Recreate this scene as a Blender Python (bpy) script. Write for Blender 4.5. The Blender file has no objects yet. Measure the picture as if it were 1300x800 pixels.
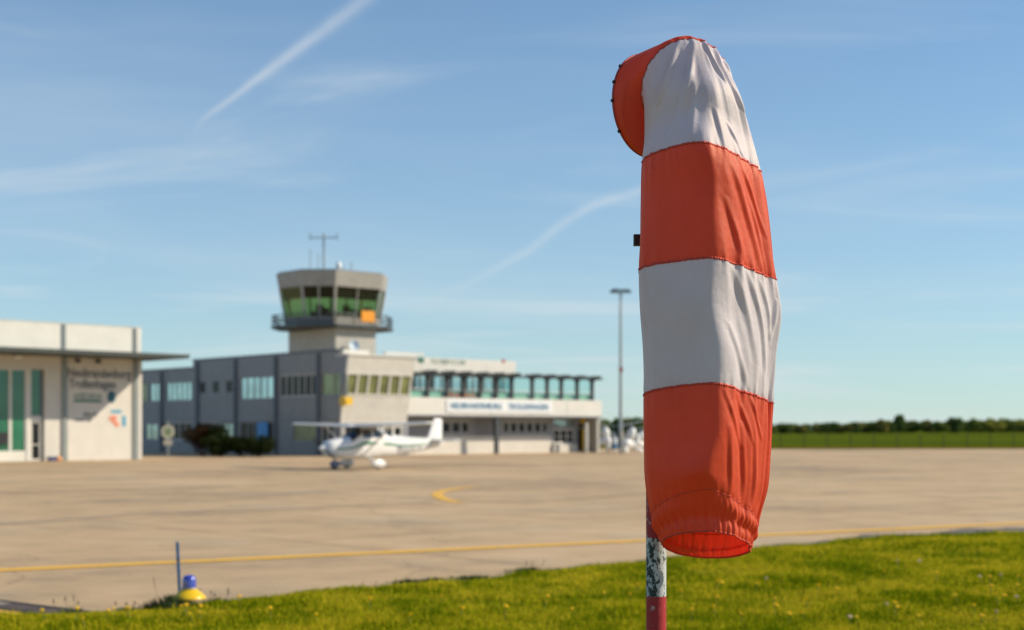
import bpy, bmesh, math, random
import numpy as np
from mathutils import Vector, Matrix, noise

# ------------------------------------------------------------------ camera, world, sun, exposure
SC = bpy.context.scene
COL = SC.collection
R = math.radians
F = 1805.0          # focal length in photo pixels (photo 1300 wide)
H = 1.9             # eye height
HY = 546.0          # horizon row

cam_d = bpy.data.cameras.new('camera')
cam = bpy.data.objects.new('camera', cam_d)
COL.objects.link(cam)
cam.location = (0, 0, H)
cam.rotation_euler = (R(90), 0, 0)
cam_d.sensor_width = 36.0
cam_d.lens = 36.0 * F / 1300.0
cam_d.shift_y = (HY - 400) / 1300.0
cam_d.clip_start = 0.05
cam_d.clip_end = 60000
cam_d.dof.use_dof = True
cam_d.dof.focus_distance = 4.07
cam_d.dof.aperture_fstop = 3.3
cam_d.dof.aperture_blades = 0
SC.camera = cam

SUN_AZ, SUN_EL = 4.0, 32.5     # azimuth counted from +X towards +Y
world = bpy.data.worlds.new('World')
SC.world = world
world.use_nodes = True
nt = world.node_tree
nt.nodes.clear()
def N(tree, typ, **kw):
    n = tree.nodes.new(typ)
    for k, v in kw.items():
        setattr(n, k, v)
    return n
w_out = N(nt, 'ShaderNodeOutputWorld')
w_bg = N(nt, 'ShaderNodeBackground')
w_bg.inputs['Strength'].default_value = 0.104
sky = N(nt, 'ShaderNodeTexSky')
sky.sky_type = 'NISHITA'
sky.sun_disc = False
sky.sun_elevation = R(SUN_EL)
sky.sun_rotation = R(90 - SUN_AZ)
sky.altitude = 50
sky.air_density = 1.0
sky.dust_density = 0.0
sky.ozone_density = 4.0
# thin cirrus: stretched noise over the sky direction projected on a high layer
tc = N(nt, 'ShaderNodeTexCoord')
sep = N(nt, 'ShaderNodeSeparateXYZ')
nt.links.new(tc.outputs['Generated'], sep.inputs[0])
def M_(tree, op, a, b=None, c=None, clamp=False):
    m = N(tree, 'ShaderNodeMath', operation=op, use_clamp=clamp)
    for i, v in enumerate((a, b, c)):
        if v is None: continue
        if isinstance(v, (int, float)): m.inputs[i].default_value = v
        else: tree.links.new(v, m.inputs[i])
    return m.outputs[0]
zc = M_(nt, 'ADD', M_(nt, 'MAXIMUM', sep.outputs[2], 0.0), 0.09)
px = M_(nt, 'DIVIDE', sep.outputs[0], zc)
py = M_(nt, 'DIVIDE', sep.outputs[1], zc)
comb = N(nt, 'ShaderNodeCombineXYZ')
nt.links.new(px, comb.inputs[0]); nt.links.new(py, comb.inputs[1])
def cirrus(rot, scale, nscale, detail, lo, hi, dist):
    mp = N(nt, 'ShaderNodeMapping')
    mp.inputs['Location'].default_value = (2.3, 1.1, 0)
    mp.inputs['Rotation'].default_value = (0, 0, R(rot))
    mp.inputs['Scale'].default_value = scale
    nt.links.new(comb.outputs[0], mp.inputs[0])
    no = N(nt, 'ShaderNodeTexNoise')
    no.inputs['Scale'].default_value = nscale
    no.inputs['Detail'].default_value = detail
    no.inputs['Roughness'].default_value = 0.55
    no.inputs['Distortion'].default_value = dist
    nt.links.new(mp.outputs[0], no.inputs['Vector'])
    mr = N(nt, 'ShaderNodeMapRange', interpolation_type='SMOOTHSTEP')
    mr.inputs['From Min'].default_value = lo
    mr.inputs['From Max'].default_value = hi
    nt.links.new(no.outputs['Fac'], mr.inputs['Value'])
    return mr.outputs[0]
c1 = cirrus(38, (0.8, 1.0, 1), 0.38, 6, 0.44, 0.76, 1.1)
c2 = cirrus(-38, (0.7, 1.3, 1), 0.8, 6, 0.49, 0.76, 1.3)
cf = M_(nt, 'MULTIPLY_ADD', c2, 0.42, M_(nt, 'MULTIPLY', c1, 0.32), clamp=True)
# the thin high veil is seen through a longer path near the horizon
veil = M_(nt, 'MULTIPLY', M_(nt, 'EXPONENT', M_(nt, 'MULTIPLY', M_(nt, 'MAXIMUM', sep.outputs[2], 0.0), -4.0)), 0.54)
tint = N(nt, 'ShaderNodeMix', data_type='RGBA', blend_type='MULTIPLY')
tint.inputs['Factor'].default_value = 1
tint.inputs['B'].default_value = (0.71, 1.03, 1.15, 1)
nt.links.new(sky.outputs[0], tint.inputs['A'])
mixv = N(nt, 'ShaderNodeMix', data_type='RGBA', blend_type='MIX')
nt.links.new(veil, mixv.inputs['Factor'])
nt.links.new(tint.outputs['Result'], mixv.inputs['A'])
mixv.inputs['B'].default_value = (5.5, 6.1, 6.2, 1)
mix = N(nt, 'ShaderNodeMix', data_type='RGBA', blend_type='MIX')
nt.links.new(cf, mix.inputs['Factor'])
nt.links.new(mixv.outputs['Result'], mix.inputs['A'])
mix.inputs['B'].default_value = (6.0, 6.7, 7.1, 1)
# two old vapour trails among the cirrus, given by their direction in the sky
yy_ = M_(nt, 'MAXIMUM', sep.outputs[1], 0.05)
du = M_(nt, 'MULTIPLY', M_(nt, 'DIVIDE', sep.outputs[0], yy_), 1805.0)
dv = M_(nt, 'MULTIPLY', M_(nt, 'DIVIDE', sep.outputs[2], yy_), -1805.0)
tn = N(nt, 'ShaderNodeTexNoise'); tn.inputs['Scale'].default_value = 34; tn.inputs['Detail'].default_value = 5
nt.links.new(tc.outputs['Generated'], tn.inputs['Vector'])
def sm(v, a, b, lo=0.0, hi=1.0):
    m = N(nt, 'ShaderNodeMapRange', interpolation_type='SMOOTHSTEP')
    for k, x in zip(('From Min', 'From Max', 'To Min', 'To Max'), (a, b, lo, hi)): m.inputs[k].default_value = x
    nt.links.new(v, m.inputs['Value']); return m.outputs[0]
def vapour(ox, oy, dx, dy, bend, width, amp):
    a = M_(nt, 'SUBTRACT', du, ox); b = M_(nt, 'SUBTRACT', dv, oy)
    t = M_(nt, 'ADD', M_(nt, 'MULTIPLY', a, dx), M_(nt, 'MULTIPLY', b, dy))
    n = M_(nt, 'ADD', M_(nt, 'MULTIPLY', a, -dy), M_(nt, 'MULTIPLY', b, dx))
    n = M_(nt, 'ADD', M_(nt, 'SUBTRACT', n, bend(t)), M_(nt, 'MULTIPLY', M_(nt, 'SUBTRACT', tn.outputs['Fac'], .5), 7.0))
    q = M_(nt, 'DIVIDE', n, width(t))
    g = M_(nt, 'EXPONENT', M_(nt, 'MULTIPLY', M_(nt, 'MULTIPLY', q, q), -1.0))
    return M_(nt, 'MULTIPLY', M_(nt, 'MULTIPLY', M_(nt, 'MULTIPLY', g, M_(nt, 'MULTIPLY_ADD', tn.outputs['Fac'], 1.4, .3)), amp(t)), M_(nt, 'GREATER_THAN', sep.outputs[1], 0.06))
v1 = vapour(262-650, 148-546, .806, -.592,
            lambda t: M_(nt, 'MULTIPLY', M_(nt, 'POWER', M_(nt, 'MINIMUM', t, 0.0), 2.0), .0150),
            lambda t: sm(t, -30, 260, 3.8, 9.0),
            lambda t: M_(nt, 'MULTIPLY', sm(t, -40, 40, 0, .33), sm(t, 110, 330, 1, .45)))
v2 = vapour(672-650, 318-546, .883, -.469,
            lambda t: M_(nt, 'MULTIPLY', M_(nt, 'SINE', M_(nt, 'MULTIPLY', M_(nt, 'MAXIMUM', M_(nt, 'MINIMUM', t, 162.0), 0.0), math.pi/162)), -12.5),
            lambda t: sm(t, -120, 60, 4.5, 6.0),
            lambda t: M_(nt, 'MULTIPLY', sm(t, -190, 60, 0, .25), sm(t, 180, 320, 1, 0)))
vv = M_(nt, 'ADD', v1, v2, clamp=True)
mixt = N(nt, 'ShaderNodeMix', data_type='RGBA', blend_type='MIX')
nt.links.new(vv, mixt.inputs['Factor']); nt.links.new(mix.outputs['Result'], mixt.inputs['A'])
mixt.inputs['B'].default_value = (7.2, 7.4, 7.4, 1)
nt.links.new(mixt.outputs['Result'], w_bg.inputs['Color'])
nt.links.new(w_bg.outputs[0], w_out.inputs['Surface'])

sun_d = bpy.data.lights.new('sun', 'SUN')
sun = bpy.data.objects.new('sun', sun_d)
COL.objects.link(sun)
sun_d.energy = 4.8
sun_d.angle = R(0.55)
sun_d.color = (1.0, 0.87, 0.68)
sdir = Vector((math.cos(R(SUN_AZ)) * math.cos(R(SUN_EL)), math.sin(R(SUN_AZ)) * math.cos(R(SUN_EL)), math.sin(R(SUN_EL))))
sun.rotation_euler = sdir.to_track_quat('Z', 'Y').to_euler()
sun.location = (60, 30, 60)

SC.view_settings.view_transform = 'Standard'
SC.view_settings.look = 'None'
SC.view_settings.gamma = 1
SC.view_settings.exposure = 0.12
SC.render.engine = 'CYCLES'
SC.cycles.use_denoising = True
SC.cycles.max_bounces = 8
SC.cycles.transparent_max_bounces = 24
SC.cycles.volume_bounces = 5

# ------------------------------------------------------------------ helpers
def at(u, v, Y):
    """photo pixel at depth Y -> point"""
    return Vector(((u - 650) / F * Y, Y, H + (HY - v) / F * Y))
def gnd(u, v):
    Y = H * F / (v - HY)
    return Vector(((u - 650) / F * Y, Y, 0))

class MB:
    def __init__(s):
        s.v = []; s.f = []; s.sm = []
    def add(s, vs, fs, smooth=False, M=None):
        o = len(s.v)
        for p in vs:
            p = Vector(p)
            if M is not None: p = M @ p
            s.v.append(tuple(p))
        for f in fs:
            s.f.append([o + i for i in f]); s.sm.append(smooth)
        return s
    def box(s, x0, x1, y0, y1, z0, z1, M=None):
        if x0 > x1: x0, x1 = x1, x0
        if y0 > y1: y0, y1 = y1, y0
        if z0 > z1: z0, z1 = z1, z0
        vs = [(x0,y0,z0),(x1,y0,z0),(x1,y1,z0),(x0,y1,z0),(x0,y0,z1),(x1,y0,z1),(x1,y1,z1),(x0,y1,z1)]
        fs = [(0,3,2,1),(4,5,6,7),(0,1,5,4),(1,2,6,5),(2,3,7,6),(3,0,4,7)]
        return s.add(vs, fs, False, M)
    def prism(s, poly, z0, z1, M=None, poly2=None):
        n = len(poly); p2 = poly2 or poly
        vs = [(p[0], p[1], z0) for p in poly] + [(p[0], p[1], z1) for p in p2]
        fs = [tuple(reversed(range(n))), tuple(range(n, 2*n))]
        fs += [(i, (i+1) % n, n + (i+1) % n, n + i) for i in range(n)]
        return s.add(vs, fs, False, M)
    def tube(s, pts, r, seg=8, M=None, caps=True, smooth=True):
        pts = [Vector(p) for p in pts]
        rs = r if isinstance(r, (list, tuple)) else [r] * len(pts)
        vs = []; fs = []
        up = None
        for i, p in enumerate(pts):
            if i == 0: t = pts[1] - pts[0]
            elif i == len(pts) - 1: t = pts[-1] - pts[-2]
            else: t = pts[i+1] - pts[i-1]
            t.normalize()
            if up is None:
                up = Vector((0,0,1)) if abs(t.z) < 0.9 else Vector((1,0,0))
            a = t.cross(up).normalized(); b = a.cross(t).normalized(); up = b
            for k in range(seg):
                th = 2*math.pi*k/seg
                vs.append(p + (a*math.cos(th) + b*math.sin(th)) * rs[i])
        for i in range(len(pts)-1):
            for k in range(seg):
                fs.append((i*seg+k, i*seg+(k+1)%seg, (i+1)*seg+(k+1)%seg, (i+1)*seg+k))
        s.add(vs, fs, smooth, M)
        if caps:
            s.add(vs[:seg], [tuple(range(seg))], False, M)
            s.add(vs[-seg:], [tuple(reversed(range(seg)))], False, M)
        return s
    def lathe(s, prof, seg=24, M=None, smooth=True):
        vs = []; fs = []; n = len(prof)
        for r, z in prof:
            for k in range(seg):
                th = 2*math.pi*k/seg
                vs.append((r*math.cos(th), r*math.sin(th), z))
        for i in range(n-1):
            for k in range(seg):
                fs.append((i*seg+k, i*seg+(k+1)%seg, (i+1)*seg+(k+1)%seg, (i+1)*seg+k))
        return s.add(vs, fs, smooth, M)
    def ell(s, c, r, seg=16, M=None):
        prof = [(math.cos(-math.pi/2 + math.pi*i/10), math.sin(-math.pi/2 + math.pi*i/10)) for i in range(11)]
        T = Matrix.Translation(c) @ Matrix.Diagonal((r[0], r[1], r[2], 1))
        if M is not None: T = M @ T
        return s.lathe(prof, seg, T)
    def build(s, name, mat, parent=None, **kw):
        me = bpy.data.meshes.new(name)
        me.from_pydata(s.v, [], s.f)
        me.polygons.foreach_set('use_smooth', s.sm)
        me.materials.append(mat)
        me.update()
        return link(name, me, parent, **kw)

def link(name, data, parent=None, label=None, cat=None, group=None, kind=None):
    o = bpy.data.objects.new(name, data)
    COL.objects.link(o)
    if parent is not None: o.parent = parent
    return tag(o, label, cat, group, kind)
def tag(o, label=None, cat=None, group=None, kind=None):
    if label: o['label'] = label
    if cat: o['category'] = cat
    if group: o['group'] = group
    if kind: o['kind'] = kind
    return o
def thing(name, label, cat, loc=(0,0,0), rz=0, group=None):
    o = link(name, None, None, label, cat, group)
    o.location = loc; o.rotation_euler = (0, 0, rz)
    o.empty_display_size = 0.2
    return o
def bevel(o, w=0.01, seg=2):
    m = o.modifiers.new('bevel', 'BEVEL'); m.width = w; m.segments = seg; m.limit_method = 'ANGLE'
    return o
def copy_tree(o, parent=None):
    c = o.copy(); COL.objects.link(c)
    if parent is not None: c.parent = parent
    for ch in list(o.children): copy_tree(ch, c)
    return c

# ------------------------------------------------------------------ materials
def P(name, col, rough=0.6, metal=0.0, var=0.12, scale=4.0, bump=0.0, bscale=40.0, spec=0.5, stretch=(1,1,1), coat=0.0):
    m = bpy.data.materials.new(name); m.use_nodes = True
    t = m.node_tree; b = t.nodes['Principled BSDF']
    b.inputs['Roughness'].default_value = rough
    b.inputs['Metallic'].default_value = metal
    b.inputs['Specular IOR Level'].default_value = spec
    b.inputs['Coat Weight'].default_value = coat
    c = N(t, 'ShaderNodeTexCoord')
    mp = N(t, 'ShaderNodeMapping'); mp.inputs['Scale'].default_value = stretch
    t.links.new(c.outputs['Object'], mp.inputs[0])
    no = N(t, 'ShaderNodeTexNoise'); no.inputs['Scale'].default_value = scale; no.inputs['Detail'].default_value = 5
    t.links.new(mp.outputs[0], no.inputs['Vector'])
    mx = N(t, 'ShaderNodeMix', data_type='RGBA')
    mx.inputs['A'].default_value = tuple(x*(1-var) for x in col) + (1,)
    mx.inputs['B'].default_value = tuple(min(1, x*(1+var)) for x in col) + (1,)
    mr = N(t, 'ShaderNodeMapRange'); mr.inputs['From Min'].default_value = .3; mr.inputs['From Max'].default_value = .7
    t.links.new(no.outputs['Fac'], mr.inputs['Value'])
    t.links.new(mr.outputs[0], mx.inputs['Factor'])
    t.links.new(mx.outputs['Result'], b.inputs['Base Color'])
    if bump:
        n2 = N(t, 'ShaderNodeTexNoise'); n2.inputs['Scale'].default_value = bscale; n2.inputs['Detail'].default_value = 3
        t.links.new(c.outputs['Object'], n2.inputs['Vector'])
        bp = N(t, 'ShaderNodeBump'); bp.inputs['Strength'].default_value = bump; bp.inputs['Distance'].default_value = 0.02
        t.links.new(n2.outputs['Fac'], bp.inputs['Height'])
        t.links.new(bp.outputs[0], b.inputs['Normal'])
    return m

def ribbed(name, col, axis, period, rough=0.5, var=0.08, depth=0.25):
    """metal cladding: ribs as bump along one object axis, faint stains"""
    m = P(name, col, rough, 0.0, var, 1.2)
    t = m.node_tree; b = t.nodes['Principled BSDF']
    c = N(t, 'ShaderNodeTexCoord'); sp = N(t, 'ShaderNodeSeparateXYZ')
    t.links.new(c.outputs['Object'], sp.inputs[0])
    s_ = M_(t, 'PINGPONG', M_(t, 'ABSOLUTE', sp.outputs[axis]), period/2)
    s2 = M_(t, 'SMOOTH_MIN', s_, period*0.3, 0.02)
    bp = N(t, 'ShaderNodeBump'); bp.inputs['Strength'].default_value = depth; bp.inputs['Distance'].default_value = 0.5
    t.links.new(s2, bp.inputs['Height']); t.links.new(bp.outputs[0], b.inputs['Normal'])
    return m

def glass_thin(name, tint, refl=0.12, rough=0.02):
    m = bpy.data.materials.new(name); m.use_nodes = True
    t = m.node_tree; t.nodes.clear()
    o = N(t, 'ShaderNodeOutputMaterial'); mx = N(t, 'ShaderNodeMixShader')
    tr = N(t, 'ShaderNodeBsdfTransparent'); gl = N(t, 'ShaderNodeBsdfGlossy')
    tr.inputs[0].default_value = tint + (1,)
    gl.inputs['Roughness'].default_value = rough
    lw = N(t, 'ShaderNodeLayerWeight'); lw.inputs['Blend'].default_value = .5
    f2 = M_(t, 'MULTIPLY_ADD', M_(t, 'POWER', lw.outputs['Facing'], 3.0), .6, refl, clamp=True)
    t.links.new(f2, mx.inputs[0]); t.links.new(tr.outputs[0], mx.inputs[1]); t.links.new(gl.outputs[0], mx.inputs[2])
    t.links.new(mx.outputs[0], o.inputs[0])
    return m

MT = dict(
    white_panel=P('white wall panel', (.72,.70,.62), .55, var=.05, scale=1.0),
    cream_panel=P('cream wall panel', (.64,.61,.545), .6, var=.05, scale=1.5),
    white_band=P('white fascia', (.68,.66,.60), .5, var=.05, scale=.8),
    white_rib=ribbed('white ribbed cladding', (.64,.62,.56), 0, .42, depth=.18),
    grey_rib=ribbed('grey ribbed cladding', (.25,.255,.26), 1, .3),
    grey_panel=P('grey panel', (.25,.26,.28), .55, var=.08, scale=1.3),
    tower_panel=P('tower grey panel', (.41,.395,.35), .6, var=.07, scale=1.4),
    dark_metal=P('dark grey metal', (.07,.08,.085), .45, .3, var=.15),
    mid_metal=P('grey metal', (.2,.22,.24), .45, .4, var=.1),
    galv=P('galvanised steel', (.33,.36,.37), .45, .5, var=.12),
    frame_white=P('white window frame', (.68,.66,.6), .5, var=.04),
    frame_grey=P('grey window frame', (.3,.31,.31), .5, var=.08),
    glass_dark=P('dark window glass', (.018,.02,.022), .2, 0, var=.4, scale=.8, spec=.2),
    pilaster=P('blue grey steel', (.10,.12,.145), .5, .1, var=.1),
    glass_olive=P('olive window glass', (.20,.23,.09), .12, .15, var=.35, scale=.9, spec=.8),
    glass_sky=P('sky reflecting window glass', (.46,.60,.62), .12, .8, var=.25, scale=.7),
    glass_green=P('green glazed door', (.022,.16,.085), .1, 0, var=.25, scale=.7, spec=.8),
    glass_tower=glass_thin('green tinted cab glass', (.42,.54,.30), .03),
    glass_teal=glass_thin('teal tinted terrace glass', (.66,.88,.86), .05),
    interior=P('dim interior', (.12,.13,.12), .8, var=.3, scale=.8),
    roof=P('grey roof felt', (.12,.12,.12), .9, var=.2),
    orange=P('orange sign paint', (.78,.30,.004), .45, var=.06),
    yellow=P('yellow plastic', (.80,.50,.01), .35, var=.05, scale=12),
    blue=P('blue paint', (.01,.13,.30), .45, var=.15, scale=20),
    bright_blue=P('bright blue sheet', (.06,.28,.62), .5, var=.08),
    sign_blue=P('blue lettering', (.16,.29,.42), .5, var=.05),
    green_letter=P('green lettering', (.03,.16,.10), .5, var=.05),
    dark_letter=P('dark blue grey lettering', (.11,.125,.15), .5, var=.05),
    red_paint=P('red paint', (.45,.05,.03), .5, var=.1),
    soft_red=P('pale red print', (.75,.26,.16), .5, var=.05),
    cyan=P('cyan print', (.03,.32,.52), .5, var=.05),
    black=P('black plastic', (.015,.015,.016), .5, var=.2),
    rubber=P('black rubber', (.02,.02,.02), .8, var=.2),
    gloss_white=P('gloss white paint', (.80,.80,.78), .25, var=.03, spec=.6, coat=.3),
    stripe_green=P('green stripe paint', (.05,.22,.12), .3, var=.05),
    cabin_glass=P('smoked cabin glass', (.015,.018,.02), .05, 0, var=.2, spec=.9),
    wall_shut=P('grey shutter', (.2,.2,.21), .6, var=.1),
    bark=P('bark', (.08,.06,.045), .9, var=.3, scale=6, bump=.4),
    person_dark=P('dark cloth', (.02,.025,.04), .9, var=.2),
)

# ------------------------------------------------------------------ ground materials
def mat_concrete():
    m = bpy.data.materials.new('apron concrete'); m.use_nodes = True
    t = m.node_tree; b = t.nodes['Principled BSDF']; b.inputs['Roughness'].default_value = .85
    b.inputs['Specular IOR Level'].default_value = .25
    c = N(t, 'ShaderNodeTexCoord')
    mp = N(t, 'ShaderNodeMapping'); mp.inputs['Rotation'].default_value = (0, 0, R(-42.4)); mp.inputs['Location'].default_value = (1.3, 2.2, 0)
    t.links.new(c.outputs['Object'], mp.inputs[0])
    sp = N(t, 'ShaderNodeSeparateXYZ'); t.links.new(mp.outputs[0], sp.inputs[0])
    S = 7.5
    fx = M_(t, 'FLOOR', M_(t, 'DIVIDE', sp.outputs[0], S)); fy = M_(t, 'FLOOR', M_(t, 'DIVIDE', sp.outputs[1], S))
    cb = N(t, 'ShaderNodeCombineXYZ'); t.links.new(fx, cb.inputs[0]); t.links.new(fy, cb.inputs[1])
    wn = N(t, 'ShaderNodeTexWhiteNoise', noise_dimensions='2D'); t.links.new(cb.outputs[0], wn.inputs['Vector'])
    def nz(scale, det, ro=.6, vec=None):
        n = N(t, 'ShaderNodeTexNoise'); n.inputs['Scale'].default_value = scale; n.inputs['Detail'].default_value = det; n.inputs['Roughness'].default_value = ro
        t.links.new(vec or c.outputs['Object'], n.inputs['Vector']); return n.outputs['Fac']
    big = nz(.11, 5); mid = nz(.8, 5, .65); fine = nz(14, 4, .7)
    v = M_(t, 'MULTIPLY_ADD', big, 1.1, M_(t, 'MULTIPLY_ADD', mid, .80, M_(t, 'MULTIPLY', fine, .35)))
    v = M_(t, 'MULTIPLY_ADD', wn.outputs['Value'], .16, M_(t, 'SUBTRACT', v, .72), clamp=True)
    rp = N(t, 'ShaderNodeValToRGB'); cr = rp.color_ramp
    cr.elements[0].position = .15; cr.elements[0].color = (.31, .23, .145, 1)
    cr.elements[1].position = .95; cr.elements[1].color = (.68, .50, .305, 1)
    e = cr.elements.new(.5); e.color = (.535, .375, .21, 1)
    t.links.new(v, rp.inputs[0])
    jx = M_(t, 'PINGPONG', sp.outputs[0], S/2); jy = M_(t, 'PINGPONG', sp.outputs[1], S/2)
    j = M_(t, 'MINIMUM', M_(t, 'SUBTRACT', S/2, jx), M_(t, 'SUBTRACT', S/2, jy))
    j2 = M_(t, 'MINIMUM', jx, jy)
    jm = N(t, 'ShaderNodeMapRange'); jm.inputs['From Min'].default_value = .010; jm.inputs['From Max'].default_value = .055
    jm.inputs['To Min'].default_value = .55; jm.inputs['To Max'].default_value = 1
    t.links.new(j2, jm.inputs['Value'])
    mx = N(t, 'ShaderNodeMix', data_type='RGBA', blend_type='MULTIPLY'); mx.inputs['Factor'].default_value = 1
    t.links.new(rp.outputs[0], mx.inputs['A']); t.links.new(jm.outputs[0], mx.inputs['B'])
    # greyer repaired areas and thin sealed cracks
    gm = N(t, 'ShaderNodeMapRange', interpolation_type='SMOOTHSTEP'); gm.inputs['From Min'].default_value = .50; gm.inputs['From Max'].default_value = .66
    t.links.new(nz(.23, 3, .5), gm.inputs['Value'])
    gt = N(t, 'ShaderNodeMix', data_type='RGBA', blend_type='MULTIPLY'); gt.inputs['B'].default_value = (.80, .90, 1.02, 1)
    t.links.new(M_(t, 'MULTIPLY', gm.outputs[0], .55), gt.inputs['Factor']); t.links.new(mx.outputs['Result'], gt.inputs['A'])
    vd = N(t, 'ShaderNodeVectorMath', operation='MULTIPLY_ADD'); nd = N(t, 'ShaderNodeTexNoise'); nd.inputs['Scale'].default_value = .9; nd.inputs['Detail'].default_value = 4
    t.links.new(c.outputs['Object'], nd.inputs['Vector']); t.links.new(nd.outputs['Color'], vd.inputs[0]); vd.inputs[1].default_value = (1.6, 1.6, 0); t.links.new(c.outputs['Object'], vd.inputs[2])
    vo = N(t, 'ShaderNodeTexVoronoi', feature='DISTANCE_TO_EDGE'); vo.inputs['Scale'].default_value = .11; t.links.new(vd.outputs[0], vo.inputs['Vector'])
    cm = N(t, 'ShaderNodeMapRange'); cm.inputs['From Min'].default_value = .001; cm.inputs['From Max'].default_value = .0045; cm.inputs['To Min'].default_value = .80; cm.inputs['To Max'].default_value = 1
    t.links.new(vo.outputs['Distance'], cm.inputs['Value'])
    ck = N(t, 'ShaderNodeMix', data_type='RGBA', blend_type='MULTIPLY'); ck.inputs['Factor'].default_value = 1
    t.links.new(gt.outputs['Result'], ck.inputs['A']); t.links.new(cm.outputs[0], ck.inputs['B'])
    t.links.new(ck.outputs['Result'], b.inputs['Base Color'])
    bp = N(t, 'ShaderNodeBump'); bp.inputs['Strength'].default_value = .35; bp.inputs['Distance'].default_value = .01
    t.links.new(fine, bp.inputs['Height']); t.links.new(bp.outputs[0], b.inputs['Normal'])
    return m
def mat_line(name, wear):
    m = bpy.data.materials.new(name); m.use_nodes = True
    t = m.node_tree; b = t.nodes['Principled BSDF']; b.inputs['Roughness'].default_value = .7
    c = N(t, 'ShaderNodeTexCoord'); n = N(t, 'ShaderNodeTexNoise'); n.inputs['Scale'].default_value = 3.5; n.inputs['Detail'].default_value = 8; n.inputs['Roughness'].default_value = .7
    t.links.new(c.outputs['Object'], n.inputs['Vector'])
    mr = N(t, 'ShaderNodeMapRange'); mr.inputs['From Min'].default_value = wear - .12; mr.inputs['From Max'].default_value = wear + .12
    t.links.new(n.outputs['Fac'], mr.inputs['Value'])
    mx = N(t, 'ShaderNodeMix', data_type='RGBA')
    mx.inputs['A'].default_value = (.47, .37, .25, 1); mx.inputs['B'].default_value = (.85, .47, .04, 1)
    t.links.new(mr.outputs[0], mx.inputs['Factor']); t.links.new(mx.outputs['Result'], b.inputs['Base Color'])
    return m
def mat_field():
    m = bpy.data.materials.new('field grass'); m.use_nodes = True
    t = m.node_tree; b = t.nodes['Principled BSDF']; b.inputs['Roughness'].default_value = 1; b.inputs['Specular IOR Level'].default_value = 0
    c = N(t, 'ShaderNodeTexCoord'); mp = N(t, 'ShaderNodeMapping'); mp.inputs['Scale'].default_value = (.35, 1, 1)
    t.links.new(c.outputs['Object'], mp.inputs[0])
    n = N(t, 'ShaderNodeTexNoise'); n.inputs['Scale'].default_value = .018; n.inputs['Detail'].default_value = 7
    t.links.new(mp.outputs[0], n.inputs['Vector'])
    rp = N(t, 'ShaderNodeValToRGB'); cr = rp.color_ramp
    cr.elements[0].position = .35; cr.elements[0].color = (.045, .078, .010, 1)
    cr.elements[1].position = .68; cr.elements[1].color = (.14, .165, .010, 1)
    t.links.new(n.outputs['Fac'], rp.inputs[0]); t.links.new(rp.outputs[0], b.inputs['Base Color'])
    return m
def mat_turf():
    m = bpy.data.materials.new('turf soil'); m.use_nodes = True
    t = m.node_tree; b = t.nodes['Principled BSDF']; b.inputs['Roughness'].default_value = .95; b.inputs['Specular IOR Level'].default_value = .1
    c = N(t, 'ShaderNodeTexCoord')
    n = N(t, 'ShaderNodeTexNoise'); n.inputs['Scale'].default_value = 2.2; n.inputs['Detail'].default_value = 8; n.inputs['Roughness'].default_value = .7
    t.links.new(c.outputs['Object'], n.inputs['Vector'])
    rp = N(t, 'ShaderNodeValToRGB'); cr = rp.color_ramp
    cr.elements[0].position = .35; cr.elements[0].color = (.09, .095, .008, 1)
    cr.elements[1].position = .7; cr.elements[1].color = (.22, .20, .015, 1)
    t.links.new(n.outputs['Fac'], rp.inputs[0]); t.links.new(rp.outputs[0], b.inputs['Base Color'])
    return m
def mat_blade():
    m = bpy.data.materials.new('grass blades'); m.use_nodes = True
    t = m.node_tree; t.nodes.clear()
    o = N(t, 'ShaderNodeOutputMaterial'); mx = N(t, 'ShaderNodeMixShader'); mx.inputs[0].default_value = .38
    d = N(t, 'ShaderNodeBsdfDiffuse'); tr = N(t, 'ShaderNodeBsdfTranslucent')
    c = N(t, 'ShaderNodeTexCoord')
    def nz(s, det):
        n = N(t, 'ShaderNodeTexNoise'); n.inputs['Scale'].default_value = s; n.inputs['Detail'].default_value = det; n.inputs['Roughness'].default_value = .6
        t.links.new(c.outputs['Object'], n.inputs['Vector']); return n.outputs['Fac']
    at_ = N(t, 'ShaderNodeAttribute'); at_.attribute_name = 'tone'
    v = M_(t, 'MULTIPLY_ADD', nz(.8, 6), 1.15, M_(t, 'MULTIPLY_ADD', nz(5, 3), .5, M_(t, 'MULTIPLY', at_.outputs['Fac'], .40)))
    rp = N(t, 'ShaderNodeValToRGB'); cr = rp.color_ramp
    cr.elements[0].position = .52; cr.elements[0].color = (.11, .175, .003, 1)
    cr.elements[1].position = 1.0; cr.elements[1].color = (.62, .50, .03, 1)
    e = cr.elements.new(.76); e.color = (.38, .385, .005, 1)
    v2 = M_(t, 'MULTIPLY_ADD', v, 1.55, -.84)
    t.links.new(v2, rp.inputs[0])
    t.links.new(rp.outputs[0], d.inputs[0]); t.links.new(rp.outputs[0], tr.inputs[0])
    t.links.new(d.outputs[0], mx.inputs[1]); t.links.new(tr.outputs[0], mx.inputs[2]); t.links.new(mx.outputs[0], o.inputs[0])
    return m
M_CONC = mat_concrete()
M_LINE = mat_line('yellow line paint', .36)
M_LINE_WORN = mat_line('worn yellow line paint', .62)
M_LINE_FAINT = mat_line('faint yellow line paint', .64)
M_FIELD = mat_field(); M_TURF = mat_turf(); M_BLADE = mat_blade()
M_DIRT = P('dirty concrete edge', (.15, .125, .10), .95, var=.35, scale=2.5, bump=.3)

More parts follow.
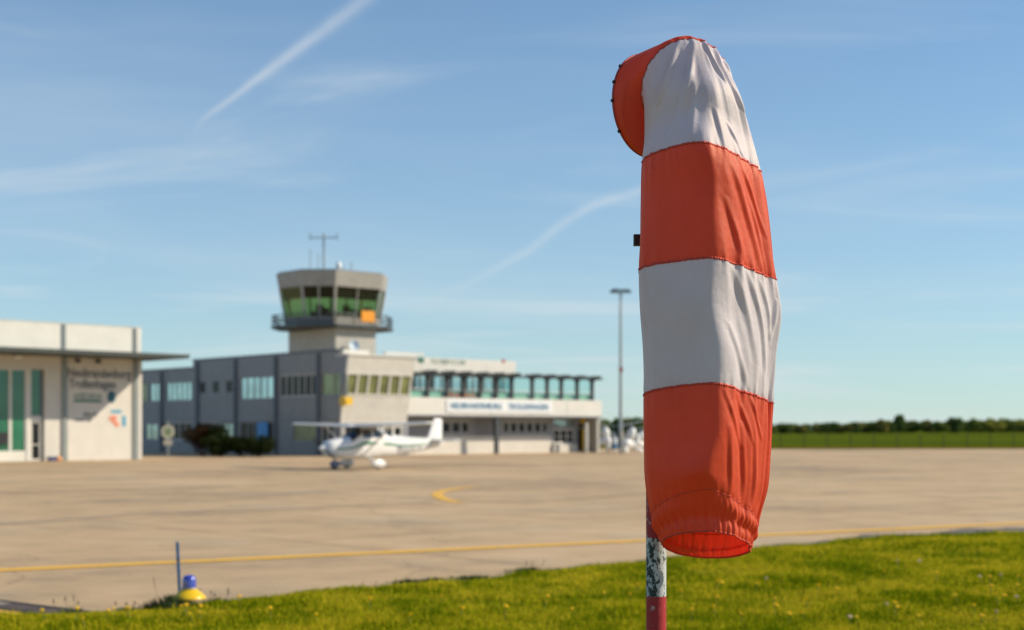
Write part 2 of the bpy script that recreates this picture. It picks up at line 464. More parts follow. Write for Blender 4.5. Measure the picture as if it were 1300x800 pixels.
# ------------------------------------------------------------------ ground
def sheet(name, poly, z, mat, kind='structure'):
    me = bpy.data.meshes.new(name)
    me.from_pydata([(p[0], p[1], z) for p in poly], [], [tuple(range(len(poly)))])
    me.materials.append(mat)
    return link(name, me, kind=kind)
sheet('ground', [(-9000, -3000), (9000, -3000), (9000, 12000), (-9000, 12000)], -.08, M_FIELD)
EDGE = [(-80, 9.0), (-30, 12.5), (-12, 13.9)] + [(gnd(u, v).x, gnd(u, v).y) for u, v in
        ((0,786),(115,783),(250,771),(400,757),(600,739),(820,714),(980,697),(1130,684),(1300,679))] + [(15, 26.6), (30, 29.5), (90, 33)]
EX = np.array([e[0] for e in EDGE]); EY = np.array([e[1] for e in EDGE])
def edge_y(x):
    x = np.asarray(x, float)
    return np.interp(x, EX, EY) + .12*np.sin(x*2.3) + .07*np.sin(x*5.9+1) + .04*np.sin(x*13+.4)
# apron: one sheet from just under the turf edge to the far grass
sheet('apron', [(-260, 6), (-60, 6), (60, 6), (260, 20), (260, 143), (60, 143), (18, 141), (-30, 180), (-260, 180)], 0.0, M_CONC)

sheet('grass_margin', [(10, 143.05), (260, 143.05), (260, 176), (120, 171), (60, 174), (10, 169)], -.04, P('dry grass margin', (.115,.10,.006), 1, var=.35, scale=.25, spec=0))
def turf_z(x, y):
    """height of the verge: rises gently from the concrete edge"""
    d = edge_y(x) - y
    rise = .045*np.clip(d/.5, 0, 1) + .05*np.clip(d/6, 0, 1)
    return .012 + rise + .02*np.sin(x*.9+y*.6)*np.clip(d/2, 0, 1) + .012*np.sin(x*2.7-y*1.9)*np.clip(d/1, 0, 1)
def make_turf():
    xs = np.concatenate([np.linspace(-80, -12, 40), np.linspace(-11.8, 14, 260), np.linspace(14.5, 90, 40)])
    ds = np.concatenate([[0], np.linspace(.08, 1.2, 8), np.linspace(1.6, 20, 40), np.linspace(24, 60, 8)])
    X, Dd = np.meshgrid(xs, ds, indexing='ij')
    Y = edge_y(X) - Dd
    Z = turf_z(X, Y); Z[:, 0] = -.02
    n, m_ = X.shape
    vs = np.stack([X, Y, Z], -1).reshape(-1, 3)
    fs = [(i*m_+j, i*m_+j+1, (i+1)*m_+j+1, (i+1)*m_+j) for i in range(n-1) for j in range(m_-1)]
    me = bpy.data.meshes.new('grass_verge'); me.from_pydata(vs.tolist(), [], [tuple(reversed(f)) for f in fs]); me.materials.append(M_TURF)
    me.polygons.foreach_set('use_smooth', [True]*len(me.polygons))
    return link('grass_verge', me, kind='structure')
make_turf()

def make_blades(n_in, n_out, seed=3):
    rng = np.random.default_rng(seed)
    # inside the view wedge, denser; and a thinner spread around it
    y1 = 12.2 + (28.5-12.2)*rng.random(n_in*2)**1.25
    x1 = (rng.random(n_in*2)*1.0-.5)*.80*y1 + 0
    y2 = rng.random(n_out)*26 + 3; x2 = rng.random(n_out)*44 - 20
    x = np.concatenate([x1, x2]); y = np.concatenate([y1, y2])
    k = y < edge_y(x) - .0
    x, y = x[k], y[k]
    ncl = np.sin(x*1.7+np.sin(y*2.1)*1.4)*np.sin(y*1.9-1+np.sin(x*1.3)) # clumpy height
    n = len(x)
    z = turf_z(x, y) - .005
    dd = edge_y(x) - y
    h = (.03 + .035*rng.random(n) + .018*ncl) * np.where(rng.random(n) < .025, 1.9, 1)
    h = np.clip(h, .015, .14) * np.where(dd < .15, .8, 1)
    w = (.0035 + .003*rng.random(n)) * (1 + .05*np.clip(y-12, 0, 20))
    a = rng.random(n)*2*np.pi; lean = rng.random(n)*.75*h; la = rng.random(n)*2*np.pi
    cx, sx = np.cos(a)*w, np.sin(a)*w
    lx_, ly_ = np.cos(la)*lean, np.sin(la)*lean
    V = np.empty((n, 5, 3))
    V[:, 0] = np.stack([x-cx, y-sx, z], 1); V[:, 1] = np.stack([x+cx, y+sx, z], 1)
    V[:, 2] = np.stack([x+cx*.8+lx_*.35, y+sx*.8+ly_*.35, z+h*.6], 1); V[:, 3] = np.stack([x-cx*.8+lx_*.35, y-sx*.8+ly_*.35, z+h*.6], 1)
    V[:, 4] = np.stack([x+lx_, y+ly_, z+h], 1)
    me = bpy.data.meshes.new('grass')
    me.vertices.add(n*5); me.vertices.foreach_set('co', V.reshape(-1))
    base = np.arange(n)*5
    loops = np.stack([base, base+1, base+2, base+3, base+3, base+2, base+4], 1).reshape(-1)
    me.loops.add(n*7); me.loops.foreach_set('vertex_index', loops.astype(np.int32))
    me.polygons.add(n*2)
    ls = np.stack([np.arange(n)*7, np.arange(n)*7+4], 1).reshape(-1)
    me.polygons.foreach_set('loop_start', ls.astype(np.int32))
    me.update(calc_edges=True)
    at_ = me.attributes.new('tone', 'FLOAT', 'POINT')
    at_.data.foreach_set('value', np.repeat(rng.random(n), 5).astype(np.float32))
    me.materials.append(M_BLADE)
    return link('grass', me, kind='stuff')
make_blades(190000, 60000)

def ribbon(name, pts, w, z, mat, label=None, kind='structure', wfun=None):
    pts = [Vector((p[0], p[1])) for p in pts]
    L = []; Rr = []
    for i, p in enumerate(pts):
        t = (pts[min(i+1, len(pts)-1)] - pts[max(i-1, 0)]).normalized()
        nn = Vector((-t.y, t.x)) * (w/2 if wfun is None else wfun(i/(len(pts)-1))/2)
        L.append(p+nn); Rr.append(p-nn)
    vs = [(p.x, p.y, z) for p in L] + [(p.x, p.y, z) for p in Rr]
    n = len(pts)
    me = bpy.data.meshes.new(name); me.from_pydata(vs, [], [(i+1, i, n+i, n+i+1) for i in range(n-1)])
    me.materials.append(mat)
    return link(name, me, label=label, kind=kind)
def lerp_pts(px, n=60):
    """smooth Catmull-Rom through ground points"""
    P_ = [gnd(u, v) for u, v in px]; P_ = [P_[0]*2-P_[1]] + P_ + [P_[-1]*2-P_[-2]]
    out = []
    for i in range(1, len(P_)-2):
        for k in range(n//(len(P_)-3)+1):
            t = k/(n//(len(P_)-3)+1); a, b, c, d = P_[i-1:i+3]
            out.append(.5*((2*b)+(-a+c)*t+(2*a-5*b+4*c-d)*t*t+(-a+3*b-3*c+d)*t**3))
    out.append(P_[-2]); return out
a0, a1 = gnd(0, 724.5), gnd(1300, 664.5); dd_ = (a1-a0)
ribbon('painted_line', [a0 - dd_*.8, a0, a0+dd_*.25, a0+dd_*.5, a0+dd_*.75, a1, a1+dd_*1.5], .40, .010, M_LINE)
ribbon('painted_line', lerp_pts([(583,638),(569,635.5),(558,631),(555,627.5),(563,623.5),(585,620),(601,618.6)]), .33, .010, M_LINE)
ribbon('painted_line', lerp_pts([(601,618.6),(652,616),(720,613),(817,609.5),(1000,603)]), .30, .010, M_LINE_WORN)
ribbon('painted_line', lerp_pts([(-200,674),(0,665),(192,652),(300,648.5),(420,643.5),(548,637.5)]), .34, .010, M_LINE_FAINT)
ribbon('painted_line', lerp_pts([(-200,632),(0,626),(120,622.5),(300,618)]), .34, .010, M_LINE_WORN)
ribbon('painted_line', [gnd(-80, 765), gnd(-30, 771), gnd(10, 776), gnd(38, 780)], .30, .012, M_LINE)
# dirty joint along the turf edge
xs_ = np.linspace(-20, 40, 240)
me = bpy.data.meshes.new('apron_edge')
wv = .30 + .22*np.sin(xs_*.7)+.14*np.sin(xs_*3.1)+.10*np.sin(xs_*7.3) + np.clip((xs_-3)*.22, 0, 1.5)
wv = np.clip(wv, .10, 2)
vs = [(x, float(edge_y(x))-.3, .005) for x in xs_] + [(x, float(edge_y(x))+float(w_), .005) for x, w_ in zip(xs_, wv)]
n_ = len(xs_)
me.from_pydata(vs, [], [(i, i+1, n_+i+1, n_+i) for i in range(n_-1)])
me.materials.append(M_DIRT); link('apron_edge', me, kind='structure')
# narrow grass strip in front of the terminal's side wing
def grass_strip(name, pts):
    return sheet(name, pts, .02, M_FIELD)

# ------------------------------------------------------------------ terminal
A = R(42.4)
CA, SA = math.cos(A), math.sin(A)
CX, CY = -12.44, 103.0
def Lw(x, y): return (CX + x*CA - y*SA, CY + x*SA + y*CA)
def lx(u, y=0.0):
    """local x on the plane local y where photo column u meets it"""
    r = (u-650)/F
    bx, by = CX - y*SA, CY + y*CA
    return (r*by - bx) / (CA - r*SA)
def ly(u, x=0.0):
    r = (u-650)/F
    bx, by = CX + x*CA, CY + x*SA
    return (bx - r*by) / (SA + r*CA)
def zz(v, x, y): return H + (HY - v)/F * Lw(x, y)[1]

term = thing('terminal_building', 'grey and white two storey airport terminal with slanted window bay and glazed upper terrace', 'building', (CX, CY, 0), A)

class Face:
    """a facade plane: (along, out, z) -> local box coordinates"""
    def __init__(s, axis, plane): s.axis = axis; s.plane = plane
    def box(s, mb, a0, a1, o0, o1, z0, z1):
        if s.axis == 'x': mb.box(a0, a1, s.plane-o0, s.plane-o1, z0, z1)
        else: mb.box(s.plane-o0, s.plane-o1, a0, a1, z0, z1)
def wall_open(mb, f, a0, a1, z0, z1, ops, th=.3):
    """wall with rectangular openings, cut into butted blocks"""
    zs = sorted({z0, z1, *[o[2] for o in ops], *[o[3] for o in ops]})
    zs = [z for z in zs if z0 <= z <= z1]
    for k in range(len(zs)-1):
        zm = (zs[k]+zs[k+1])/2
        cuts = sorted((o[0], o[1]) for o in ops if o[2] < zm < o[3])
        p = a0
        for c0, c1 in cuts:
            if c0 > p + 1e-4: f.box(mb, p, c0, 0, -th, zs[k], zs[k+1])
            p = max(p, c1)
        if p < a1 - 1e-4: f.box(mb, p, a1, 0, -th, zs[k], zs[k+1])
def window(f, parent, a0, a1, z0, z1, n, gmat, fmat, fw=.07, inset=.08, hbar=None):
    m = MB()
    f.box(m, a0, a1, -inset+.03, -inset-.05, z0, z0+fw); f.box(m, a0, a1, -inset+.03, -inset-.05, z1-fw, z1)
    f.box(m, a0, a0+fw, -inset+.03, -inset-.05, z0+fw, z1-fw); f.box(m, a1-fw, a1, -inset+.03, -inset-.05, z0+fw, z1-fw)
    for i in range(1, n):
        a = a0 + (a1-a0)*i/n
        f.box(m, a-fw/2, a+fw/2, -inset+.028, -inset-.05, z0+fw, z1-fw)
    if hbar: f.box(m, a0+fw, a1-fw, -inset+.022, -inset-.05, hbar-.03, hbar+.03)
    w = m.build('window', fmat, parent)
    g = MB(); f.box(g, a0+.01, a1-.01, -inset-.02, -inset-.045, z0+.01, z1-.01)
    g.build('pane', gmat, w)
    return w

# --- grey side wing (local plane x = 0, along y)
YL1, YL2 = ly(245), 46.0
fl = Face('y', 0.0)
zt1, zt2 = 7.65, 7.05
def zl(v, u): return zz(v, 0, ly(u))
ops = []; wins = []
def addw(u0, u1, zlo, zhi, n, g, fm, pl=None):
    b0, b1 = sorted((ly(u0), ly(u1)))
    ops.append((b0, b1, zlo, zhi)); wins.append((b0, b1, zlo, zhi, n, g, fm))
W0, W1 = zl(504.5, 350), zl(477, 350)
addw(440, 408, W0, W1, 2, MT['glass_olive'], MT['frame_grey'])
addw(403, 355, W0, W1, 6, MT['glass_dark'], MT['frame_white'])
addw(347, 305, W0-.1, W1, 5, MT['glass_sky'], MT['frame_grey'])
for u in (295, 278, 261): addw(u, u-8, W0+.45, W1-.15, 1, MT['glass_dark'], MT['frame_grey'])
addw(243, 211, W0-.05, W1-.1, 5, MT['glass_sky'], MT['frame_grey'])
addw(203, 190, W0-.05, W1-.1, 2, MT['glass_sky'], MT['frame_grey'])
addw(187, 150, W0-.05, W1-.1, 4, MT['glass_olive'], MT['frame_grey'])
G0, G1 = 1.05, 2.45
addw(423, 408, G0, G1, 2, MT['glass_dark'], MT['frame_white'])
addw(400, 372, G0, G1, 5, MT['glass_olive'], MT['frame_grey'])
addw(348, 305, G0, G1+.1, 5, MT['glass_dark'], MT['frame_grey'])
addw(296, 282, G0, G1, 2, MT['glass_sky'], MT['frame_grey'])
addw(200, 184, G0, G1, 2, MT['glass_sky'], MT['frame_grey'])
addw(278, 248, G0, G1+.1, 4, MT['glass_dark'], MT['frame_white'])
addw(243, 204, G0, G1+.1, 5, MT['glass_dark'], MT['frame_white'])
m = MB()
wall_open(m, fl, 0.0, YL1, 0, zt1, [o for o in ops if o[1] <= YL1+.01])
w_grey = m.build('side_wall', MT['grey_rib'], term)
m = MB()
wall_open(m, fl, YL1, YL2, 0, zt2, [o for o in ops if o[0] >= YL1-.01])
m.build('side_wall', MT['grey_rib'], term)
for w in wins: window(fl, term, *w, fw=(.16 if w[5] is MT['frame_white'] else .08))
m = MB(); fl.box(m, .02, YL1+.01, .05, -.34, zt1, zt1+.14); fl.box(m, YL1+.02, YL2, .05, -.34, zt2, zt2+.12)
m.build('roof_edge', MT['pilaster'], term)
for u in (404.7, 350.5, 299.4, 251, 205.5, 170):
    y_ = ly(u); m = MB()
    m.box(-.16, -.005, y_-.17, y_+.17, 0, (zt1 if y_ < YL1 else zt2)-.12)
    m.build('pilaster', MT['pilaster'], term)
m = MB(); fl.box(m, .6, YL1, .06, .0, G1+.13, G1+.3); fl.box(m, .6, YL1, .04, .0, W0-.22, W0-.1)
m.build('ledge', MT['grey_panel'], term)
p_ = MB(); y_ = ly(333.5); p_.box(-.05, .02, y_-.75, y_+.75, 1.08, 2.52); bb = p_.build('poster', MT['bright_blue'], term)
# dark core behind the windows
bx1i = lx(522, 0)
m = MB(); m.box(.6, bx1i, 1.4, 8.5, .02, zt1-.9); m.box(bx1i+.01, 26.6, 3.0, 8.5, .02, 3.6); m.box(.6, 9, 8.5, YL2-.1, .02, zt2-.4)
m.build('interior', MT['interior'], term)
m = MB(); m.box(.31, bx1i, 1.3, YL1-.02, zt1-.7, zt1-.45); m.box(.31, 12, YL1, YL2, zt2-.5, zt2-.3)
m.build('roof', MT['roof'], term)

# --- slanted bay at the corner
bx1 = lx(527, -1.0)
def yy(z): return -1.05 * min(1, max(0, (z-2.5)/4.9))   # front plane leans out upwards
zb = [2.55, 4.35, 5.85, 7.45]          # skirt bottom, window sill, window head, top
zb[1] = zz(501, 2, -.5); zb[2] = zz(474.5, 2, -.9); zb[3] = zz(451, .3, -1.05)
def slab(mb, x0, x1, z0, z1, th=.2, off=0.0):
    a, b = yy(z0)-off, yy(z1)-off
    vs = [(x0,a,z0),(x1,a,z0),(x1,a+th,z0),(x0,a+th,z0),(x0,b,z1),(x1,b,z1),(x1,b+th,z1),(x0,b+th,z1)]
    mb.add(vs, [(0,3,2,1),(4,5,6,7),(0,1,5,4),(1,2,6,5),(2,3,7,6),(3,0,4,7)])
m = MB(); slab(m, 0, bx1, zb[0], zb[1]); slab(m, 0, bx1, zb[2]+.02, zb[3]); m.build('bay_wall', MT['white_rib'], term)
m = MB(); m.add([(0.002, yy(zb[0])+.2, zb[0]), (0.002, .0, zb[0]), (0.002, .0, zb[3]), (0.002, yy(zb[3])+.2, zb[3]), (0.002, yy(zb[1])+.2, zb[1])], [(0,4,3,2,1)]); m.build('bay_side', MT['grey_panel'], term)
m = MB(); m.add([(bx1-.002, yy(zb[0])+.2, zb[0]), (bx1-.002, .5, zb[0]), (bx1-.002, .5, zb[3]), (bx1-.002, yy(zb[3])+.2, zb[3])], [(0,1,2,3)])
m.build('bay_side', MT['grey_panel'], term)
m = MB(); m.box(-.02, bx1+.02, -1.12, .52, zb[3], zb[3]+.1); m.build('bay_roof', MT['white_band'], term)
m = MB(); m.box(0, bx1, yy(zb[0])+.01, .3, zb[0]-.12, zb[0]-.002); m.build('bay_soffit', MT['white_band'], term)
nb = 6
m = MB()
for i in range(nb+1):
    xx = .12 + (bx1-.24)*i/nb; slab(m, xx-.075, xx+.075, zb[1], zb[2], .16, .03)
slab(m, 0, bx1, zb[1]-.06, zb[1]+.05, .2, .05); slab(m, 0, bx1, zb[2]-.08, zb[2]+.02, .2, .05)
bw = m.build('bay_window', MT['frame_white'], term)
m = MB(); slab(m, .1, bx1-.1, zb[1]+.05, zb[2]-.08, .04, -.08); m.build('pane', MT['glass_olive'], bw)
# ground floor beneath the bay
fb = Face('x', 0.02)
opb = []
xo = [lx(u, 0) for u in (437, 447, 453, 464, 471, 481, 489, 499, 506, 516)]
m = MB(); wall_open(m, fb, 0.0, bx1+.15, 0, zb[0]-.12, [(.25, bx1-.3, 1.3, 2.3)]); m.build('ground_floor_wall', MT['grey_panel'], term)
window(fb, term, .25, bx1-.3, 1.3, 2.3, 6, MT['glass_dark'], MT['frame_white'], .2)

# --- white long front with sign
XE = lx(763, 0)
ZB0 = zz(527.5, 14, 0); ZB1 = zz(506, 14, 0)
m = MB(); m.box(bx1+.02, XE, -.1, .3, ZB0, ZB1); m.box(XE-.4, XE, .3, 9, ZB0, ZB1)
bevel(m.build('fascia', MT['white_band'], term), .02, 1)
m = MB()
for k in range(1, 5):
    xk = bx1 + (XE-bx1)*k/5; m.box(xk-.02, xk+.02, -.108, -.1, ZB0, ZB1)
m.box(bx1+.02, XE+.02, -.14, .32, ZB0-.1, ZB0-.002)
m.build('fascia_joint', MT['grey_panel'], term)
m = MB(); m.box(bx1+.02, XE-.02, .32, 9, ZB1-.45, ZB1-.2); m.build('terrace_floor', MT['roof'], term)
m = MB(); m.box(bx1+.02, XE-.42, .32, 1.4, ZB0+.05, ZB0+.15); m.build('soffit', MT['grey_panel'], term)
# upper storey behind the terrace glass
YU = 1.0
XU = lx(652, YU)
ZU1 = zz(456, (bx1+XU)/2, YU); ZU0 = zz(474, (bx1+XU)/2, YU)
fu = Face('x', YU)
m = MB(); m.box(bx1-.05, XU, YU-.25, YU+.2, ZU0, ZU1); m.box(XU-.3, XU, YU+.2, 8, ZB1-.2, ZU1)
m.build('upper_parapet', MT['white_band'], term)
m = MB(); m.box(bx1-.05, XU-.3, YU+.2, 8, ZU0+.2, ZU0+.4); m.build('upper_roof', MT['roof'], term)
window(fu, term, bx1, XU, ZB1-.19, ZU0-.002, 11, MT['glass_sky'], MT['frame_grey'], .1)
# terrace canopy: thin roof, brackets and posts, glass screens
YT = .18
postu = [543, 567, 588, 609.6, 630, 650, 676, 695, 713, 733, 752]
XC1 = lx(757, YT)
ZC = zz(477, 12, YT)
m = MB(); m.box(bx1-.1, XC1+.35, YT-.55, YT+.55, ZC, ZC+.09); m.build('canopy_roof', MT['dark_metal'], term)
for u in postu:
    xp = lx(u, YT)
    m = MB(); m.box(xp-.11, xp+.11, YT-.1, YT+.2, ZB1-.18, ZC-.002)
    po = m.build('canopy_post', MT['dark_metal'], term)
    m = MB(); m.add([(xp-.07, YT-.95, ZC+.3), (xp-.07, YT+1.0, ZC+.3), (xp-.07, YT+.2, ZC-.2), (xp-.07, YT-.1, ZC-.2),
                     (xp+.07, YT-.95, ZC+.3), (xp+.07, YT+1.0, ZC+.3), (xp+.07, YT+.2, ZC-.2), (xp+.07, YT-.1, ZC-.2)],
                    [(0,1,2,3),(7,6,5,4),(0,4,5,1),(1,5,6,2),(2,6,7,3),(3,7,4,0)])
    m.box(xp-.5, xp+.5, YT-.6, YT-.45, ZC+.1, ZC+.32)
    m.build('bracket', MT['dark_metal'], po)
xs2 = [bx1] + [lx(u, YT) for u in postu]
for i in range(len(xs2)-1):
    zt_ = ZC-.02 if i > 5 else ZB1+.62
    m = MB(); m.add([(xs2[i]+.17, YT+.04, ZB1-.18), (xs2[i+1]-.17, YT+.04, ZB1-.18), (xs2[i+1]-.17, YT+.04, zt_), (xs2[i]+.17, YT+.04, zt_)], [(0,1,2,3)]); g = m.build('glass_screen', MT['glass_teal'], term)
    m = MB(); m.box(xs2[i]+.17, xs2[i+1]-.17, YT, YT+.08, ZB1+.62, ZB1+.67); m.build('rail', MT['frame_white'], g)
m = MB()
for i in range(len(xs2)-1): m.box(xs2[i]+.17, xs2[i+1]-.17, YT+.2, YT+.24, ZB1-.18, ZB1+.5)
m.build('parapet_panel', P('pale parapet panel', (.50,.58,.46), .6, var=.1), term)
# flower boxes on the terrace
flower_red = P('red flowers', (.62,.16,.08), .8, var=.5, scale=9)
for u in (576, 596):
    t_ = thing('planter', ('long planter of red flowers on the terrace, nearer the slanted bay' if u == 576 else 'long planter of red flowers on the terrace, farther from the slanted bay'), 'planter',
               Lw(lx(u, -.0), -.02) + (ZB1,), A, 'planters on the terrace edge')
    m = MB(); m.box(-.55, .55, -.08, .12, 0, .12); m.build('trough', MT['wall_shut'], t_)
    rnd = random.Random(u); m = MB()
    for k in range(60):
        c = Vector((rnd.uniform(-.55, .55), rnd.uniform(-.1, .12), rnd.uniform(.1, .36)))
        m.ell(c, (.045, .045, .035), 6)
    m.build('flowers', flower_red, t_)
# ground floor behind the overhang
YG = 1.75
fg = Face('x', YG)
xg0, xg1 = bx1+.15, lx(700, YG)
o1 = (lx(548, YG), lx(598, YG), 1.45, 2.75); o2 = (lx(637, YG), lx(698, YG), 1.45, 2.75)
m = MB(); wall_open(m, fg, xg0, xg1, 0, 1.42, []); m.build('ground_floor_wall', MT['cream_panel'], term)
m = MB(); wall_open(m, fg, xg0, xg1, 1.42, ZB0+.05, [o1, o2, (lx(603, YG), lx(627, YG), 1.42, ZB0)]); m.build('ground_floor_wall', MT['grey_panel'], term)  # grey above the cream wall carries the overhang's shade in its colour
window(fg, term, *o1, 4, MT['glass_dark'], MT['frame_grey'], .3)
window(fg, term, *o2, 6, MT['glass_dark'], MT['frame_grey'], .3)
m = MB(); fg.box(m, lx(603, YG), lx(627, YG), -.05, -.12, 1.42, ZB0); m.build('shutter', MT['wall_shut'], term)
m = MB(); xq = lx(630.5, .1); m.box(xq-.16, xq+.16, .0, .28, 0, ZB0-.1); m.build('column', MT['dark_metal'], term)
m = MB(); xq = lx(759, .1); m.box(xq-.22, xq+.12, .0, .3, 0, ZB0-.1); m.build('column', MT['tower_panel'], term)
# shop-like entrance glazing
o3 = (lx(703, YG), lx(729, YG), .75, 2.0); o4 = (lx(733, YG), lx(750, YG), .05, 2.6); o5 = (lx(703, YG), lx(729, YG), 2.15, 2.85)
xr1 = XE-.4
m = MB(); wall_open(m, fg, xg1, xr1, 0, ZB0+.05, [o3, o4, o5]); m.build('ground_floor_wall', MT['grey_panel'], term)
window(fg, term, *o3, 3, MT['glass_dark'], MT['frame_white'], .12, hbar=1.35)
window(fg, term, *o5, 5, MT['glass_sky'], MT['frame_grey'], .1)
dw = window(fg, term, *o4, 2, MT['glass_dark'], MT['frame_white'], .1, hbar=2.1); dw.name = 'door'
m = MB(); fg.box(m, lx(701, YG), lx(731, YG), .25, .02, 0, .7); m.build('plinth', MT['cream_panel'], term)
m = MB(); fg.box(m, lx(737, YG-.1), lx(746, YG-.1), .2, .14, 2.45, 2.95); m.build('sign_panel', MT['yellow'], term)
m = MB(); fg.box(m, lx(738, YG-.2), lx(742, YG-.2), .35, .3, .2, 2.0); m.build('banner', MT['yellow'], term)
m = MB(); xq = lx(744, 0); m.tube([(xq, -.02, 0), (xq, -.02, 2.5)], .16, 12); m.build('column', MT['white_band'], term)
m = MB(); m.box(XE-.34, XE-.1, .4, 9, 0, ZB0-.002); m.build('end_wall', MT['tower_panel'], term)
# fascia sign
def text(body, size, mat, parent, loc, rot, name='lettering', width=None, bold=.0, space=1.0):
    cu = bpy.data.curves.new(name, 'FONT'); cu.body = body; cu.size = size; cu.extrude = .012; cu.offset = bold
    cu.align_x = 'CENTER'; cu.align_y = 'CENTER'; cu.space_character = space
    tmp = bpy.data.objects.new('tmp', cu); COL.objects.link(tmp)
    bpy.context.view_layer.update()
    me = bpy.data.meshes.new_from_object(tmp.evaluated_get(bpy.context.evaluated_depsgraph_get()))
    bpy.data.objects.remove(tmp); me.materials.clear(); me.materials.append(mat)
    xs_ = [v.co.x for v in me.vertices]; w0 = max(xs_) - min(xs_); c0 = (max(xs_) + min(xs_))/2
    for v in me.vertices:
        v.co.x = (v.co.x - c0) * ((width or w0)/w0)
    o = link(name, me, parent); o.location = loc; o.rotation_euler = rot
    return o
def strokes(parent, x0, x1, y, z, h, n, mat, seed=1):
    """lettering too far off to read: a row of small strokes at its true size"""
    rnd = random.Random(seed); m = MB(); w = (x1-x0)/n
    for i in range(n):
        a = x0+w*i; t = w*.18
        k = rnd.randrange(5)
        m.box(a+.1*w, a+.1*w+t, y-.012, y, z-h/2, z+h/2)
        if k in (0, 1, 3): m.box(a+.1*w+t, a+.7*w, y-.012, y, z+h/2-h*.16, z+h/2)
        if k in (0, 2, 3): m.box(a+.1*w+t, a+.7*w, y-.012, y, z-h/2, z-h/2+h*.16)
        if k in (1, 2, 4): m.box(a+.1*w+t, a+.7*w, y-.012, y, z-h*.08, z+h*.08)
        if k in (3, 4): m.box(a+.7*w, a+.7*w+t, y-.012, y, z-h/2, z+h/2)
    return m.build('lettering', mat, parent)
xs0, xs1 = lx(567, -.15), lx(701, -.15)
m = MB(); m.box(xs0, xs1, -.17, -.112, zz(523.5, 14, 0), zz(508.5, 14, 0)); sb = m.build('sign_board', P('white sign board', (.80,.82,.82), .4, var=.02), term)
xa, xb, xc_, xd = lx(572, -.17), lx(637, -.17), lx(645, -.17), lx(696, -.17)
zs_ = zz(516, 14, 0)
text('NEUBRANDENBURG', .62, MT['sign_blue'], sb, ((xa+xb)/2, -.186, zs_), (R(90), 0, 0), width=xb-xa, bold=.02)
text('TROLLENHAGEN', .62, MT['sign_blue'], sb, ((xc_+xd)/2, -.186, zs_), (R(90), 0, 0), width=xd-xc_, bold=.02)
# small green roof sign and red mark on the upper parapet
yp = YU-.25
x0_, x1_ = lx(547, yp), lx(591, yp); zq = zz(459.5, 10, yp)
m = MB(); m.box(lx(531, yp), lx(538, yp), yp-.04, yp-.003, zq-.12, zq+.28); m.build('emblem', MT['green_letter'], term)
strokes(term, x0_, x1_, yp-.004, zq+.02, .34, 11, MT['green_letter'], 4)
m = MB(); xm = lx(639, yp); m.box(xm-.14, xm+.14, yp-.04, yp-.003, zz(462, 20, yp), zz(458, 20, yp)); m.build('emblem', MT['red_paint'], term)
# yellow round sign on the bay edge
m = MB(); zc_ = zz(509, 0, -.5)
m.tube([(-.02, -.42, zc_), (-.10, -.42, zc_)], .40, 20, smooth=False); m.box(.05, .55, -.75, -.68, zc_-.28, zc_+.28); m.build('sign_panel', MT['yellow'], term)
# low parapet on the roof beside the tower
m = MB(); m.box(.2, 1.9+.6, -.1, .1, zt1-.2, zt1+.1); m.build('parapet', MT['white_band'], term); m = MB(); m.box(4.3, 8, .3, .5, zt1-.1, zt1+.1); m.build('parapet', MT['white_band'], term)

# ------------------------------------------------------------------ tower (own thing, grows out of the terminal roof)
tower = thing('control_tower', 'beige airport control tower with outward leaning glass cab and round gallery', 'tower', (CX, CY, 0), A)
sx0, sx1 = .03, lx(477, .6); sy0, sy1 = .6, ly(366)
zg = zz(419, 2, 2)          # gallery deck
m = MB(); m.box(sx0, sx1, sy0, sy1, zt1-.3, zg); m.build('shaft', MT['tower_panel'], tower)
m = MB(); m.box(-.002+sx0, 0.02, sy0, sy1, zt1+.15, zg-.002); m.build('cladding', MT['tower_panel'], tower)
tcx, tcy = (sx0+sx1)/2 + .12, (sy0+sy1)/2
def octo(hx, hy, c, cx=tcx, cy=tcy):
    return [(cx-hx+c, cy-hy), (cx+hx-c, cy-hy), (cx+hx, cy-hy+c), (cx+hx, cy+hy-c), (cx+hx-c, cy+hy), (cx-hx+c, cy+hy), (cx-hx, cy+hy-c), (cx-hx, cy-hy+c)]
def interp(p, q, t): return [(a[0]+(b[0]-a[0])*t, a[1]+(b[1]-a[1])*t) for a, b in zip(p, q)]
z_c0, z_c1, z_c2, z_c3 = zz(414, 2, 2), zz(403.5, 2, 2), zz(366, 2, 1), zz(347, 2, 1)
cb_, ct_ = octo(3.35, 2.75, 1.5), octo(4.0, 3.4, 1.85)
def cab_z(z): return interp(cb_, ct_, (z-z_c0)/(z_c3-z_c0))
def ring_wall(mb, z0, z1, grow0=0.0, th=.16):
    """solid ring between two octagons"""
    for i in range(8):
        a0_, a1_ = cab_z(z0)[i], cab_z(z0)[(i+1) % 8]; b0_, b1_ = cab_z(z1)[i], cab_z(z1)[(i+1) % 8]
        def ins(p, t=th):
            d = Vector((tcx-p[0], tcy-p[1])); d.normalize(); return (p[0]+d.x*t, p[1]+d.y*t)
        def out(p): return ins(p, -grow0)
        vs = [(*out(a0_), z0), (*out(a1_), z0), (*out(b1_), z1), (*out(b0_), z1)]
        vi = [(*ins(a0_), z0), (*ins(a1_), z0), (*ins(b1_), z1), (*ins(b0_), z1)]
        mb.add(vs+vi, [(0,1,2,3), (7,6,5,4), (3,2,6,7), (1,0,4,5)])
m = MB(); ring_wall(m, z_c0, z_c1); m.build('cab_parapet', MT['tower_panel'], tower)
m = MB(); ring_wall(m, z_c2, z_c3, .04, .3); m.build('cab_fascia', P('cab fascia panel', (.34,.33,.30), .6, var=.1, scale=1.5), tower)
